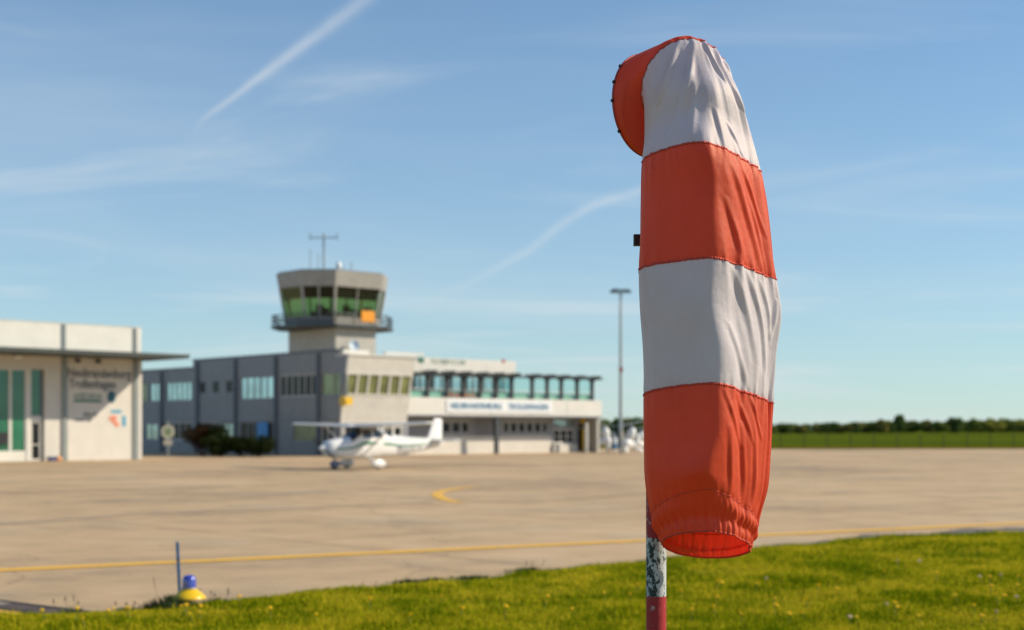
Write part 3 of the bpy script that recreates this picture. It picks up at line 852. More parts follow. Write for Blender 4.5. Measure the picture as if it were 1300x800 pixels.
m = MB(); m.prism(cab_z(z_c3), z_c3-.12, z_c3-.002); m.prism(interp(cab_z(z_c3), [(tcx, tcy)]*8, .04), z_c3, z_c3+.12); m.build('cab_roof', MT['mid_metal'], tower)
m = MB(); m.prism(interp(cab_z(z_c2), [(tcx, tcy)]*8, .03), z_c2+.01, z_c2+.08); m.build('cab_ceiling', MT['black'], tower)
m = MB(); m.prism(octo(3.3, 2.7, 1.48), z_c0, z_c0+.1); m.build('cab_floor', MT['dark_metal'], tower)
corner = []
names_n = [2, 2, 2, 2, 2, 2, 2, 2]
for i in range(8):
    za, zb_ = z_c1, z_c2
    a0_, a1_ = Vector((*cab_z(za)[i], za)), Vector((*cab_z(za)[(i+1) % 8], za))
    b0_, b1_ = Vector((*cab_z(zb_)[i], zb_)), Vector((*cab_z(zb_)[(i+1) % 8], zb_))
    cen = Vector((tcx, tcy, 0))
    def inn(p, t):
        d = Vector((tcx-p.x, tcy-p.y, 0)).normalized(); return p + d*t
    m = MB()
    m.tube([inn(a0_, .04), inn(b0_, .04)], .10, 6, smooth=False)
    mid0, mid1 = (a0_+a1_)/2, (b0_+b1_)/2
    if i in (0, 7, 3, 4): m.tube([inn(mid0, .06), inn(mid1, .06)], .075, 4, smooth=False)
    fr = m.build('window', MT['tower_panel'], tower)
    m = MB(); m.add([inn(a0_, .1), inn(a1_, .1), inn(b1_, .1), inn(b0_, .1)], [(0,1,2,3)]); m.build('pane', MT['glass_tower'], fr)
    # sun blind hanging behind the upper half of the pane
    t_ = .60
    if i in (1, 2, 3, 4): continue
    m = MB(); m.add([inn(a0_+(b0_-a0_)*t_, .22), inn(a1_+(b1_-a1_)*t_, .22), inn(b1_, .22), inn(b0_, .22)], [(0,1,2,3)]); m.build('blind', MT['mid_metal'] if i == 6 else MT['black'], fr)
# consoles inside the cab
m = MB()
for i in (7, 0, 1, 2):
    p = Vector(cab_z(z_c1)[i]); q = Vector(cab_z(z_c1)[(i+1) % 8])
    for k in range(4):
        c = p+(q-p)*((k+.5)/4); c = c+(Vector((tcx, tcy))-c)*.22
        m.box(c.x-.22, c.x+.22, c.y-.18, c.y+.18, z_c0+.1, z_c1+.35+.25*((i*3+k*5) % 3))
m.build('console', MT['black'], tower)
# gallery
go_ = octo(4.35, 3.75, 2.0); 
m = MB(); m.prism(go_, zg+.06, zg+.28); m.build('gallery_deck', MT['dark_metal'], tower)
m = MB()
zr = zz(401.5, 2, 2)
for h_ in (zr, zg+.28+(zr-zg-.28)*.66, zg+.28+(zr-zg-.28)*.33):
    pts = [(*p, h_) for p in interp(go_, [(tcx, tcy)]*8, .02)]; pts.append(pts[0]); pts.append(pts[1])
    m.tube(pts, .055, 6)
for i in range(8):
    p, q = Vector(go_[i]), Vector(go_[(i+1) % 8]); n = max(1, round((q-p).length/1.5))
    for k in range(n):
        c = p+(q-p)*k/n; c = c+(Vector((tcx, tcy))-c)*.02; m.tube([(c.x, c.y, zg+.27), (c.x, c.y, zr)], .04, 6)
m.build('gallery_rail', MT['dark_metal'], tower)
# darker plate under the left part of the cab, shade put into its colour
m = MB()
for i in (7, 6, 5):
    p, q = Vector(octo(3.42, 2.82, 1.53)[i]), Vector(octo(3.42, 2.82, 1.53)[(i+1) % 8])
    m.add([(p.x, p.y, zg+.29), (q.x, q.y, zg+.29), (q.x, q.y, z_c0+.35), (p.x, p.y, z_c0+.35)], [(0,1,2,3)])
m.build('cab_shade_plate', MT['mid_metal'], tower)
m = MB(); m.prism(octo(3.2, 2.6, 1.42), zg+.28, z_c0-.001); m.build('cab_base', MT['tower_panel'], tower)
ys = tcy-3.75-.06
xo0, xo1 = lx(458.5, ys), lx(475.5, ys)
m = MB(); m.box(xo0, xo1, ys-.05, ys, zz(411, 5, ys), zz(397.5, 5, ys)); bevel(m.build('sign_panel', MT['orange'], tower), .02)
# roof antennas
def ant(u, vt, r, name='antenna', dy=0.0, extra=None):
    x_ = lx(u, tcy+dy); m = MB(); zt = zz(vt, x_, tcy+dy)
    m.tube([(x_, tcy+dy, z_c3-.05), (x_, tcy+dy, zt)], r, 6)
    if extra: extra(m, x_, tcy+dy, zt)
    m.build(name, MT['galv'], tower)
def dip(m, x, y, z):
    d = Vector((CA, -SA, 0))      # roughly across the view
    for s in (-1, 1):
        e = Vector((x, y, z-.35)) + Vector((d.x, d.y, 0))*s*1.0
        m.tube([(x, y, z-.35), e], .045, 6); m.tube([e-Vector((0,0,.15)), e+Vector((0,0,.35))], .05, 6)
    m.tube([(x-.3, y, z-1.9), (x+.3, y, z-1.9)], .03, 6)
ant(411, 296, .07, extra=dip)
ant(394, 316, .03); ant(404, 322, .025, dy=.5); ant(446, 333, .04); ant(436, 338, .05, dy=-.6)
m = MB(); x_ = lx(430, tcy-.8); m.lathe([(0, 0), (.18, .02), (.22, .3), (.16, .6), (0, .7)], 12, Matrix.Translation((x_, tcy-.8, z_c3+.35))); m.tube([(x_, tcy-.8, z_c3), (x_, tcy-.8, z_c3+.4)], .04, 6)
m.build('radome', MT['gloss_white'], tower)
# railed roof hatch side box and dish on the sunlit side
t_ = thing('satellite_dish', 'small pale satellite dish below the tower gallery on the sunlit side', 'dish', Lw(lx(449, .2), .2) + (zz(440, 3, .2),), A)
m = MB(); prof = [(a*.8, b*.8) for a, b in [(.0, .0), (.2, .02), (.38, .09), (.5, .18), (.51, .18), (.39, .07), (.2, -.01), (0, -.03)]]
m.lathe(prof, 20, Matrix.Rotation(R(80), 4, 'X') @ Matrix.Rotation(R(-15), 4, 'Y')); m.build('reflector', P('pale blue dish', (.50,.62,.72), .4, var=.04), t_)
m = MB(); m.tube([(0, .02, 0), (0, .38, -.05)], .03, 6); m.tube([(0, -.05, 0), (0, -.4, .05)], .015, 6); m.ell((0, -.42, .05), (.05, .05, .05), 8); m.build('arm', MT['galv'], t_)

# ------------------------------------------------------------------ left hall with green glazing
B = R(45.0); cB, sB = math.cos(B), math.sin(B)
BX, BY = -23.95, 92.0
hall = thing('airport_hall', 'white flat roofed hall with green glass doors and thin dark canopy', 'building', (BX, BY, 0), B)
def hx(u, y=0.0):
    r = (u-650)/F; bx, by = BX - y*sB, BY + y*cB
    return (r*by - bx) / (cB - r*sB)
def hz(v, x, y=0.0): return H + (HY-v)/F*(BY + x*sB + y*cB)
HL = -24.0
fh = Face('x', 0.0)
ZK = 6.55
PCN, XCN = 4.0, hx(240, -4.0)
dz0 = .75
gx0, gx1 = hx(-60), hx(33); nx0, nx1 = hx(39.5), hx(56.5)
ztop = hz(468, hx(20))
m = MB(); wall_open(m, fh, HL, 0, 0, ZK-.12, [(gx0, gx1, 0, ztop), (nx0, nx1, 0, ztop)], .35); m.box(-.35, 0, .35, 16, 0, ZK-.12); m.build('wall', MT['cream_panel'], hall)
m = MB(); m.box(HL, .0, .05, 16, ZK+.14, 8.50); bevel(m.build('roof_parapet', MT['white_panel'], hall), .03, 1)
m = MB(); m.box(HL, .03, .02, 16.03, 8.502, 8.55); m.build('roof_edge', MT['white_panel'], hall)
m = MB(); m.box(HL, XCN, -PCN, 15.5, ZK-.1, ZK+.1); cn = m.build('canopy', MT['dark_metal'], hall)
m = MB(); m.box(HL, XCN+.02, -PCN-.04, -PCN, ZK-.11, ZK+.12); m.box(XCN, XCN+.03, -PCN, 15.5, ZK-.13, ZK+.15); m.build('canopy_edge', P('dark green grey edge', (.05,.065,.06), .5), hall)
for u in (81.5, 172, -30):
    x_ = hx(u); m = MB(); w_ = .17
    m.box(x_-w_, x_+w_, -.1, -.003, 0, ZK-.14); m.box(x_-w_*.6, x_+w_*.6, -.04, .045, ZK+.16, 8.5)
    m.build('pilaster', P('grey green steel', (.24,.27,.26), .5, .2, var=.08), hall)
m = MB(); x_ = hx(23, -1.2); m.ell((x_, -1.2, ZK-.28), (.3, .3, .14), 14); m.tube([(x_, -1.2, ZK-.2), (x_, -1.2, ZK-.1)], .08, 8); m.build('ceiling_lamp', MT['gloss_white'], hall)
for u in (100, 126):
    m = MB(); x_ = hx(u, -.3); m.box(x_-.12, x_+.12, -.35, -.1, ZK-.45, ZK-.2); m.build('spotlight', MT['dark_metal'], hall)
# green glazing: folding doors and narrow door
m = MB(); fh.box(m, gx0, gx1, .02, -.12, .0, .55); m.build('kick_panel', MT['white_panel'], hall)
doors = [gx0, hx(-34), hx(-10), hx(13), gx1]
for i in range(4):
    d = window(fh, hall, doors[i]+.0, doors[i+1], .552, ztop-.002, 1, MT['glass_green'], MT['frame_white'], .09, .02, hbar=None); d.name = 'glass_door'
m = MB(); fh.box(m, gx1, gx1+.28, .06, -.3, 0, ztop); m.build('door_frame', MT['frame_white'], hall)
d = window(fh, hall, nx0+.02, nx1-.12, 2.75, ztop-.002, 1, MT['glass_green'], MT['mid_metal'], .06, .2); d.name = 'glass_door'
d = window(fh, hall, nx0+.02, nx1-.12, .02, 2.45, 1, MT['glass_dark'], MT['frame_white'], .12, .2, hbar=1.0); d.name = 'glass_door'
m = MB(); fh.box(m, nx0+.02, nx1-.12, -.15, -.3, 2.45, 2.748); m.build('transom', MT['frame_white'], hall)
m = MB(); fh.box(m, nx1-.12, nx1, -.2, -.34, 0, ztop); m.build('reveal', MT['mid_metal'], hall)
m = MB(); m.box(HL+.4, -.4, .6, 15, .02, ZK-.2); m.build('interior', MT['interior'], hall)
m = MB(); x_ = hx(3); m.box(x_-.35, x_+.3, -.15, -.04, hz(563, x_), hz(549, x_)); m.build('letter_box', MT['black'], hall)
# writing and marks on the wall
zf = -.012
t1 = text('Neubrandenburg', .8, MT['dark_letter'], hall, ((hx(86)+hx(166))/2, zf, hz(474.5, -3)), (R(90), 0, 0), width=hx(166)-hx(86), bold=.012)
t2 = text('Trollenhagen', .8, MT['dark_letter'], hall, ((hx(88)+hx(147))/2, zf, hz(488, -3.5)), (R(90), 0, 0), width=hx(147)-hx(88), bold=.012)
def mark(name, u0, u1, v0, v1, mat):
    m = MB(); xm = (hx(u0)+hx(u1))/2; m.box(hx(u0), hx(u1), -.02, -.002, hz(v1, xm), hz(v0, xm)); return m.build(name, mat, hall)
mark('emblem', 94, 129, 508, 510.8, MT['green_letter']); 
strokes(hall, hx(94), hx(128), -.004, hz(503.5, -3.5), .34, 9, MT['green_letter'], 7)
m = MB(); xm = hx(141.5); zm_ = hz(504, xm)
m.add([(xm+.30*math.cos(a), -.015, zm_+.40*math.sin(a)) for a in [2*math.pi*k/20 for k in range(20)]], [tuple(reversed(range(20)))])
m.build('emblem', P('blue green print', (.03,.13,.17), .5, var=.4, scale=3), hall)
strokes(hall, hx(106), hx(124), -.004, hz(526.5, -3.5), .3, 6, MT['dark_letter'], 9)
strokes(hall, hx(95), hx(117), -.004, hz(533.5, -3.8), .16, 12, MT['dark_letter'], 11)
mark('emblem', 141, 154, 520.8, 524.2, MT['cyan']); mark('emblem', 155.5, 159.5, 528, 541, MT['cyan'])
for (u, v) in ((140, 531), (143.5, 535), (147.5, 539), (144.5, 530.5)):
    m = MB(); xm = hx(u+1); zc_ = hz(v, xm); Mx = Matrix.Translation((xm, -.01, zc_)) @ Matrix.Rotation(R(45), 4, 'Y'); m.box(-.14, .14, -.01, .008, -.14, .14, Mx); m.build('emblem', MT['soft_red'], hall)
# small boxes by the wall
p = hx(67, -.6)
def Hw(x, y): return (BX + x*cB - y*sB, BY + x*sB + y*cB)
t_ = thing('crate', 'small dark blue crate on the apron beside the narrow hall door', 'crate', Hw(p, -.5)+(0.0,), B)
m = MB(); m.box(-.25, .25, -.15, .15, .0, .22); bevel(m.build('body', P('dark blue plastic', (.04,.06,.16), .5), t_), .02); m = MB(); m.box(-.27, .27, -.17, .17, .223, .27); m.build('lid', P('dark blue lid', (.05,.08,.2), .5), t_)
t_ = thing('bag', 'small orange bag on the apron against the hall wall', 'bag', Hw(hx(75, -.5), -.5)+(0.0,), B)
m = MB(); m.ell((0, 0, .14), (.22, .12, .15), 12); m.build('body', P('orange cloth', (.75,.36,.16), .8), t_); m = MB(); m.tube([(-.1, 0, .25), (-.05, 0, .36), (.05, 0, .36), (.1, 0, .25)], .012, 6); m.build('handle', MT['black'], t_)

# ------------------------------------------------------------------ light aircraft
def loft(mb, secs, seg=20, M=None, cap=True, k=2.4):
    """secs: (x, cy, halfwidth, zlow, zhigh)"""
    vs = []; fs = []
    for x, cy, hw, z0, z1 in secs:
        for j in range(seg):
            a = 2*math.pi*j/seg; c, s = math.cos(a), math.sin(a)
            c = math.copysign(abs(c)**(2/k), c); s = math.copysign(abs(s)**(2/k), s)
            vs.append((x, cy+hw*c, (z0+z1)/2+(z1-z0)/2*s))
    for i in range(len(secs)-1):
        for j in range(seg):
            fs.append((i*seg+j, (i+1)*seg+j, (i+1)*seg+(j+1)%seg, i*seg+(j+1)%seg))
    if cap: fs += [tuple(range(seg)), tuple(reversed(range((len(secs)-1)*seg, len(secs)*seg)))]
    return mb.add(vs, fs, True, M)
def airfoil(mb, stations, M=None, vertical=False):
    """stations: (span, xlead, chord, z, thick)"""
    prof = [(0, 0), (.04, .38), (.15, .8), (.32, 1), (.6, .75), (1, .03), (1, -.03), (.6, -.35), (.3, -.45), (.1, -.35), (.03, -.2)]
    n = len(prof); vs = []; fs = []
    for sp, xl, ch, z, th in stations:
        for px_, pz in prof:
            if vertical: vs.append((xl-px_*ch, pz*th*.5, z+sp))
            else: vs.append((xl-px_*ch, sp, z+pz*th*.6))
    for i in range(len(stations)-1):
        for j in range(n): fs.append((i*n+j, i*n+(j+1)%n, (i+1)*n+(j+1)%n, (i+1)*n+j))
    fs += [tuple(reversed(range(n))), tuple(range((len(stations)-1)*n, len(stations)*n))]
    return mb.add(vs, fs, True, M)
pl_o = Vector((-7.45, 70.0, 0)); HEAD = R(225.0)
plane = thing('light_aircraft', 'white high wing single propeller aeroplane with green stripes parked on the apron', 'aeroplane', pl_o, HEAD)
plane.scale = (.97, .97, .97)
GW = MT['gloss_white']
FUS = [(2.28, 0, .20, .82, 1.26), (2.2, 0, .36, .70, 1.38), (1.95, 0, .46, .60, 1.47), (1.45, 0, .52, .52, 1.55), (1.05, 0, .55, .48, 1.60), (.95, 0, .56, .48, 1.64),
       (.45, 0, .56, .47, 2.05), (.3, 0, .56, .47, 2.13), (-.8, 0, .54, .50, 2.14), (-1.2, 0, .50, .56, 2.02), (-1.9, 0, .43, .58, 1.74), (-3.1, 0, .31, .72, 1.60), (-4.4, 0, .20, .92, 1.52), (-5.3, 0, .10, 1.08, 1.46), (-5.6, 0, .04, 1.2, 1.40)]
m = MB(); loft(m, FUS, 28, k=2.7); fus = m.build('fuselage', GW, plane)
def fus_at(x):
    for i in range(len(FUS)-1):
        a, b = FUS[i], FUS[i+1]
        if a[0] >= x >= b[0]:
            t = (a[0]-x)/(a[0]-b[0]); return [a[j]+(b[j]-a[j])*t for j in range(5)]
def fpatch(mb, xs, a0, a1, off=.008, n=6):
    """patch of the fuselage skin between two section angles (degrees)"""
    vs = []; fs = []
    for x in xs:
        _, cy, hw, z0, z1 = fus_at(x)
        for j in range(n+1):
            a = R(a0+(a1-a0)*j/n); c, s = math.cos(a), math.sin(a); k = 2.7
            c = math.copysign(abs(c)**(2/k), c); s = math.copysign(abs(s)**(2/k), s)
            vs.append((x, (hw+off)*c, (z0+z1)/2+((z1-z0)/2+off)*s))
    for i in range(len(xs)-1):
        for j in range(n): fs.append((i*(n+1)+j, (i+1)*(n+1)+j, (i+1)*(n+1)+j+1, i*(n+1)+j+1))
    mb.add(vs, fs, True)
m = MB(); fpatch(m, [.97, .7, .46, .32], 25, 155, .012, 14); m.build('windshield', MT['cabin_glass'], plane)
for s0, s1 in ((12, 50), (130, 168)):
    m = MB(); fpatch(m, [.28, .0, -.32], s0, s1, .010, 6); m.build('side_window', MT['cabin_glass'], plane)
    m = MB(); fpatch(m, [-.42, -.7, -1.05], s0, s1, .010, 6); m.build('side_window', MT['cabin_glass'], plane)
m = MB(); fpatch(m, [-1.22, -1.5, -1.8], 35, 145, .012, 10); m.build('rear_window', MT['cabin_glass'], plane)
for a0_, a1_ in ((-3, 1.5), (178.5, 183)):
    m = MB(); fpatch(m, [1.9, 1.4, .9, .3, -.5, -1.4, -2.4, -3.6, -4.8], a0_, a1_, .006, 2); m.build('stripe', MT['stripe_green'], plane)
for a0_, a1_ in ((28, 36), (144, 152)):
    m = MB(); fpatch(m, [-2.0, -3.0, -4.0, -5.0], a0_, a1_, .006, 2); m.build('stripe', MT['stripe_green'], plane)
grey_print = P('grey registration lettering', (.22,.24,.26), .5)
for s in (1, -1):
    _t = strokes(plane, 0, 1.5, 0, 0, .26, 6, grey_print, 5)
    _t.location = (-2.05 if s > 0 else -3.55, 0, 0); _t.rotation_euler = (0, 0, 0)
    if s > 0: _t.matrix_local = Matrix.Translation((-2.1, .425, 1.02)) @ Matrix.Rotation(R(180-5.5), 4, 'Z')
    else: _t.matrix_local = Matrix.Translation((-3.55, -.265, 1.02)) @ Matrix.Rotation(R(-6.0), 4, 'Z')
m = MB(); m.lathe([(.0, .34), (.07, .30), (.13, .18), (.17, 0), (.17, -.06), (0, -.06)], 18, Matrix.Translation((2.30, 0, 1.05)) @ Matrix.Rotation(R(90), 4, 'Y')); m.build('spinner', GW, plane)
m = MB()
for s in (1, -1):
    dz = s
    for k in range(6):
        r0, r1 = .12+k*.14, .12+(k+1)*.14; wd = [.07, .085, .09, .085, .07, .05, .03]
        tw = [R(50-6*k), R(50-6*(k+1))]
        vs = []
        for rr, w_, t_ in ((r0, wd[k], tw[0]), (r1, wd[k+1], tw[1])):
            for sg in (-1, 1): vs.append((math.sin(t_)*w_*sg, math.cos(t_)*w_*sg, rr*dz)); vs.append((math.sin(t_)*w_*sg+.015, math.cos(t_)*w_*sg, rr*dz))
        m.add(vs, [(0,2,6,4),(1,5,7,3),(0,4,5,1),(2,3,7,6)], True, Matrix.Translation((2.36, 0, 1.05)) @ Matrix.Rotation(R(62), 4, 'X'))
m.build('propeller', MT['black'], plane)
for s in (-1, 1):       # cowl intakes
    m = MB(); m.ell((2.19, s*.22, 1.17), (.06, .11, .075), 12); m.build('air_intake', MT['black'], plane)
for s in (1, -1):
    m = MB(); airfoil(m, [(0.0, .62, 1.63, 2.12, .2), (s*.55, .62, 1.63, 2.14, .2), (s*2.6, .62, 1.63, 2.20, .19), (s*5.3, .42, 1.12, 2.28, .13), (s*5.45, .36, .95, 2.29, .05)]); m.build('wing', GW, plane)
    m = MB(); m.tube([(.15, s*.54, .78), (.22, s*2.6, 2.13)], [.045, .045], 8); m.build('wing_strut', GW, plane)
    m = MB(); airfoil(m, [(0, -4.55, 1.05, 1.42, .1), (s*1.65, -4.80, .75, 1.42, .07), (s*1.75, -4.85, .6, 1.42, .03)]); m.build('tailplane', GW, plane)
    m = MB(); m.tube([(-.05, s*.45, .62), (-.08, s*.85, .44), (-.1, s*1.22, .24)], [.075, .055, .045], 8); lg = m.build('landing_gear_leg', GW, plane)
    m = MB(); m.ell((-.12, s*1.27, .27), (.46, .13, .22), 16); m.build('wheel_fairing', GW, lg)
    m = MB(); m.tube([(-.1, s*1.27-.07, .19), (-.1, s*1.27+.07, .19)], .19, 18, smooth=False); m.build('tyre', MT['rubber'], lg)
m = MB(); airfoil(m, [(0, -4.15, 1.45, 1.36, .10), (.25, -4.55, 1.0, 1.36, .10), (1.15, -4.95, .62, 1.36, .07), (1.21, -5.02, .5, 1.36, .03)], vertical=True); m.build('tail_fin', GW, plane)
m = MB(); m.tube([(-5.15, 0, 1.9), (-5.15, 0, 2.2)], .001, 4); 
m = MB(); m.tube([(1.72, 0, .66), (1.68, 0, .22)], .05, 8); ng = m.build('nose_leg', MT['galv'], plane)
m = MB(); m.ell((1.62, 0, .25), (.36, .12, .19), 14); m.build('wheel_fairing', P('blue grey fairing', (.14,.18,.27), .35), ng)
m = MB(); m.tube([(1.68, -.06, .17), (1.68, .06, .17)], .17, 16, smooth=False); m.build('tyre', MT['rubber'], ng)
m = MB(); m.tube([(-.2, .12, 2.2), (-.32, .12, 2.5)], .012, 5); m.build('antenna', GW, plane)

# ------------------------------------------------------------------ small ultralights parked beyond the terminal
def gyro(u, v, label, pod, tilt=0, rz=-100, with_rotor=True, k=1.0):
    g = gnd(u, v)
    t = thing('ultralight_aircraft', label, 'ultralight', (g.x, g.y, 0), R(rz), 'small ultralights parked beyond the terminal')
    t.scale = (k, k, k)
    m = MB(); Mx = Matrix.Translation((0, 0, .75)) @ Matrix.Rotation(R(tilt), 4, 'X')
    loft(m, [(1.15, 0, .08, -.2, .1), (.95, 0, .26, -.32, .3), (.5, 0, .36, -.36, .45), (0, 0, .38, -.36, .30), (-.5, 0, .34, -.34, .25), (-.9, 0, .2, -.25, .2)], 18, Mx); m.build('pod', pod, t)
    m = MB(); vs = []
    m.ell((.42, 0, .62), (.38, .36, .62), 16, Mx); m.build('windscreen', P('white windscreen', (.74,.76,.74), .2, 0, var=.05), t)
    m = MB(); m.ell((-.35, 0, .38), (.25, .24, .42), 12, Mx); m.build('seat', MT['person_dark'], t)
    m = MB(); m.tube([(-.55, 0, .9), (-.7, 0, 2.2)], .05, 8); m.build('mast', MT['galv'], t)
    if with_rotor:
        m = MB(); m.box(-3.6, 3.6, -.09, .09, 2.2, 2.225, Matrix.Translation((-.7, 0, 0)) @ Matrix.Translation((0,0,2.2)) @ Matrix.Rotation(R(4), 4, 'Y') @ Matrix.Translation((0,0,-2.2))); m.build('rotor_blade', MT['galv'], t)
    m = MB(); m.tube([(-.8, 0, .6), (-2.7, 0, .75)], .04, 8); m.build('tail_boom', MT['galv'], t)
    m = MB(); airfoil(m, [(0, -2.3, .7, .5, .06), (1.0, -2.5, .5, .5, .05)], vertical=True); m.build('tail_fin', GW, t)
    for x_, y_, r_ in ((.85, 0, .27), (-.45, .72, .24), (-.45, -.72, .24)):
        m = MB(); m.ell((x_, y_, r_), (r_*1.25, .14, r_), 14); w = m.build('wheel_fairing', GW, t)
        m = MB(); m.tube([(x_, y_-.06, r_*.72), (x_, y_+.06, r_*.72)], r_*.72, 14, smooth=False); m.build('tyre', MT['rubber'], w)
    m = MB(); m.tube([(-.45, -.72, .28), (-.35, 0, .5), (-.45, .72, .28)], .04, 8); m.build('axle', MT['galv'], t)
    return t
BP = P('blue pod', (.03,.14,.28), .3, var=.05)
gyro(768, 571.5, 'white ultralight nearest the terminal corner, its white nose upright', GW, 6, -75, k=1.12)
gyro(779.5, 575, 'small dark blue ultralight with a white nose wheel between two white ones', BP, 0, -92, k=.72)
gyro(799, 576, 'white ultralight with blue underside and tilted nose beside the windsock', GW, -20, -110, k=1.1)
gyro(813, 573, 'white ultralight half hidden behind the windsock, farthest from the terminal', GW, -24, -120, k=.95)

# ------------------------------------------------------------------ floodlight mast
fm = at(788, 500, 150.0)
t_ = thing('floodlight_mast', 'tall thin grey floodlight mast beyond the terminal end', 'light mast', (fm.x, 150.0, 0))
m = MB(); m.tube([(0,0,.9),(0,0,16.4)], [.21,.12], 12); m.build('pole', P('pale grey steel', (.42,.46,.45), .5, .2), t_)
m = MB(); m.lathe([(.38,-.1),(.36,.9),(.30,1.4),(.22,1.9)], 12); m.build('base', P('concrete base', (.4,.38,.33), .9), t_)
m = MB(); m.tube([(-.85,0,16.5),(0,0,16.2),(.85,0,16.5)], .05, 6); m.tube([(0,-.5,16.35),(0,.5,16.35)], .05, 6); m.build('crossarm', MT['galv'], t_)
for x_, y_, a in ((-.85,-.1,-38),(-.5,-.2,-30),(.5,-.2,30),(.85,-.1,38),(0,-.3,0)):
    m = MB(); Mx = Matrix.Translation((x_, y_, 16.55)) @ Matrix.Rotation(R(a), 4, 'Y') @ Matrix.Rotation(R(18), 4, 'X')
    m.box(-.27,.27,-.25,.25,-.10,.12,Mx); m.tube([Mx @ Vector((0,0,-.05)), (x_, y_*.5, 16.36)], .03, 5); m.build('floodlight', P('floodlight housing', (.12,.17,.18), .4, .3), t_)
m = MB(); m.box(-.2,.2,-.32,-.2,8.0,8.5); m.build('warning_lamp', P('red lamp glass', (.55,.10,.07), .3), t_)

# ------------------------------------------------------------------ round sign on a post by the side wing
sp_ = at(213, 546, 98.5)
t_ = thing('sign_post', 'round pale sign above a small plate on a post before the grey wing', 'sign', (sp_.x, sp_.y, 0), R(-12))
m = MB(); m.tube([(0,.05,0),(0,.05,2.5)], .05, 8); m.build('post', MT['galv'], t_)
m = MB(); m.tube([(0,-.02,1.78),(0,.02,1.78)], .48, 28, smooth=False); d_ = m.build('disc', P('white sign face', (.62,.66,.58), .5, var=.04), t_)
m.v, m.f, m.sm = [], [], []; m.tube([(0,-.03,1.78),(0,-.022,1.78)], .30, 24, smooth=False); m.build('symbol', P('pale green sign print', (.26,.38,.24), .5), d_)
m = MB(); m.box(-.3,.3,-.03,.02,.86,1.2); m.build('plate', P('pale plate', (.58,.58,.52), .5), t_)

# ------------------------------------------------------------------ taxiway edge marker, blue stake, drain
g = gnd(242, 776)
CXm, CYm = g.x+.01, float(edge_y(g.x)) - .35
tz = float(turf_z(np.array(CXm), np.array(CYm)))
t_ = thing('taxiway_light', 'blue glass edge light on a yellow cone shaped skirt in the grass', 'ground light', (CXm, CYm, tz))
m = MB(); m.tube([(0,0,-.02),(0,0,.20)], .022, 10); m.build('stem', MT['dark_metal'], t_)
m = MB(); m.lathe([(.172,.10),(.176,.098),(.178,.105),(.15,.135),(.105,.175),(.062,.205),(.05,.212),(0,.212)], 40); m.lathe([(.172,.10),(.10,.165),(0,.19)], 40); m.build('skirt', MT['yellow'], t_)
bg = P('blue lamp glass', (.04,.06,.46), .22, var=.1, spec=.9, coat=1)
m = MB(); m.lathe([(.0,.205),(.070,.205),(.074,.215),(.072,.23),(.072,.285),(.066,.315),(.045,.338),(0,.346)], 32); lamp = m.build('lamp_glass', bg, t_)
m = MB(); m.lathe([(.070,.200),(.078,.202),(.078,.214),(.073,.216)], 32); m.build('clamp_ring', MT['galv'], t_)
g2 = gnd(223, 770); 
t2_ = thing('marker_stake', 'thin blue wooden marker stake leaning slightly behind the edge light', 'stake', (CXm-.115, CYm+.10, tz-.02))
t2_.rotation_euler = (0, R(-2.6), R(15))
m = MB(); m.box(-.016,.016,-.011,.011,0,.70); bevel(m.build('stick', MT['blue'], t2_), .003, 1)
m = MB(); m.box(-.018,.018,-.013,.013,.505,.515); m.build('band', MT['black'], t2_)
da, db = gnd(-60, 757), gnd(117, 779); dirv = (db-da).normalized(); nrm = Vector((-dirv.y, dirv.x, 0))
t_ = thing('drain_channel', 'dark edged drainage channel running into the grass in the corner', 'drain', (da.x, da.y, 0), math.atan2(dirv.y, dirv.x))
Ld = (db-da).length
m = MB(); m.box(-6, Ld, -.02, .02, -.01, .022); m.box(-6, Ld, -.44, -.40, -.01, .022); m.build('rim', P('dark iron', (.03,.03,.032), .6), t_)
m = MB(); m.box(-6, Ld, -.399, -.021, -.01, .012); m.build('channel_bed', P('pale channel concrete', (.34,.28,.22), .9, var=.3, scale=2), t_)
m = MB(); m.box(Ld-1.3, Ld-.1, -.36, -.06, .0, .017); m.build('cover', P('rusty cover', (.09,.06,.05), .8, var=.4), t_)

# ------------------------------------------------------------------ dandelions
M_PET = P('dandelion petals', (.95,.66,.01), .7, var=.1, scale=90)
M_STEM = P('dandelion stem', (.16,.20,.05), .8)
M_SEED = P('white seed head', (.74,.60,.40), .95, spec=0)
def dandelion_proto(seed, mat=M_PET, h=.10):
    rnd = random.Random(seed)
    t = thing('dandelion', 'yellow dandelion in the grass', 'flower')
    lean = Vector((rnd.uniform(-.02,.02), rnd.uniform(-.02,.02), 0))
    m = MB(); m.tube([(0,0,-.01), lean*.4+Vector((0,0,h*.5)), lean+Vector((0,0,h))], .0022, 5); m.build('stem', M_STEM, t)
    m = MB(); c = lean+Vector((0,0,h))
    n = 26
    for ring, (r0, r1, zt_) in enumerate(((.004,.021,.004),(.002,.016,.010),(0,.010,.014))):
        for k in range(n-ring*5):
            a = 2*math.pi*k/(n-ring*5)+ring*.3+rnd.uniform(-.08,.08); w = .0026
            d = Vector((math.cos(a), math.sin(a), 0)); s = Vector((-d.y, d.x, 0))
            r1_ = r1*rnd.uniform(.85,1.1)
            m.add([c+d*r0-s*w*.5, c+d*r0+s*w*.5, c+d*r1_+s*w+Vector((0,0,zt_)), c+d*r1_-s*w+Vector((0,0,zt_))], [(0,1,2,3)])
    m.ell(c+Vector((0,0,.002)), (.011,.011,.012), 8)
    m.build('flower_head', mat, t)
    return t
protos = [dandelion_proto(1), dandelion_proto(2, h=.085), dandelion_proto(3, h=.115)]
seedp = dandelion_proto(9, M_SEED, .10)
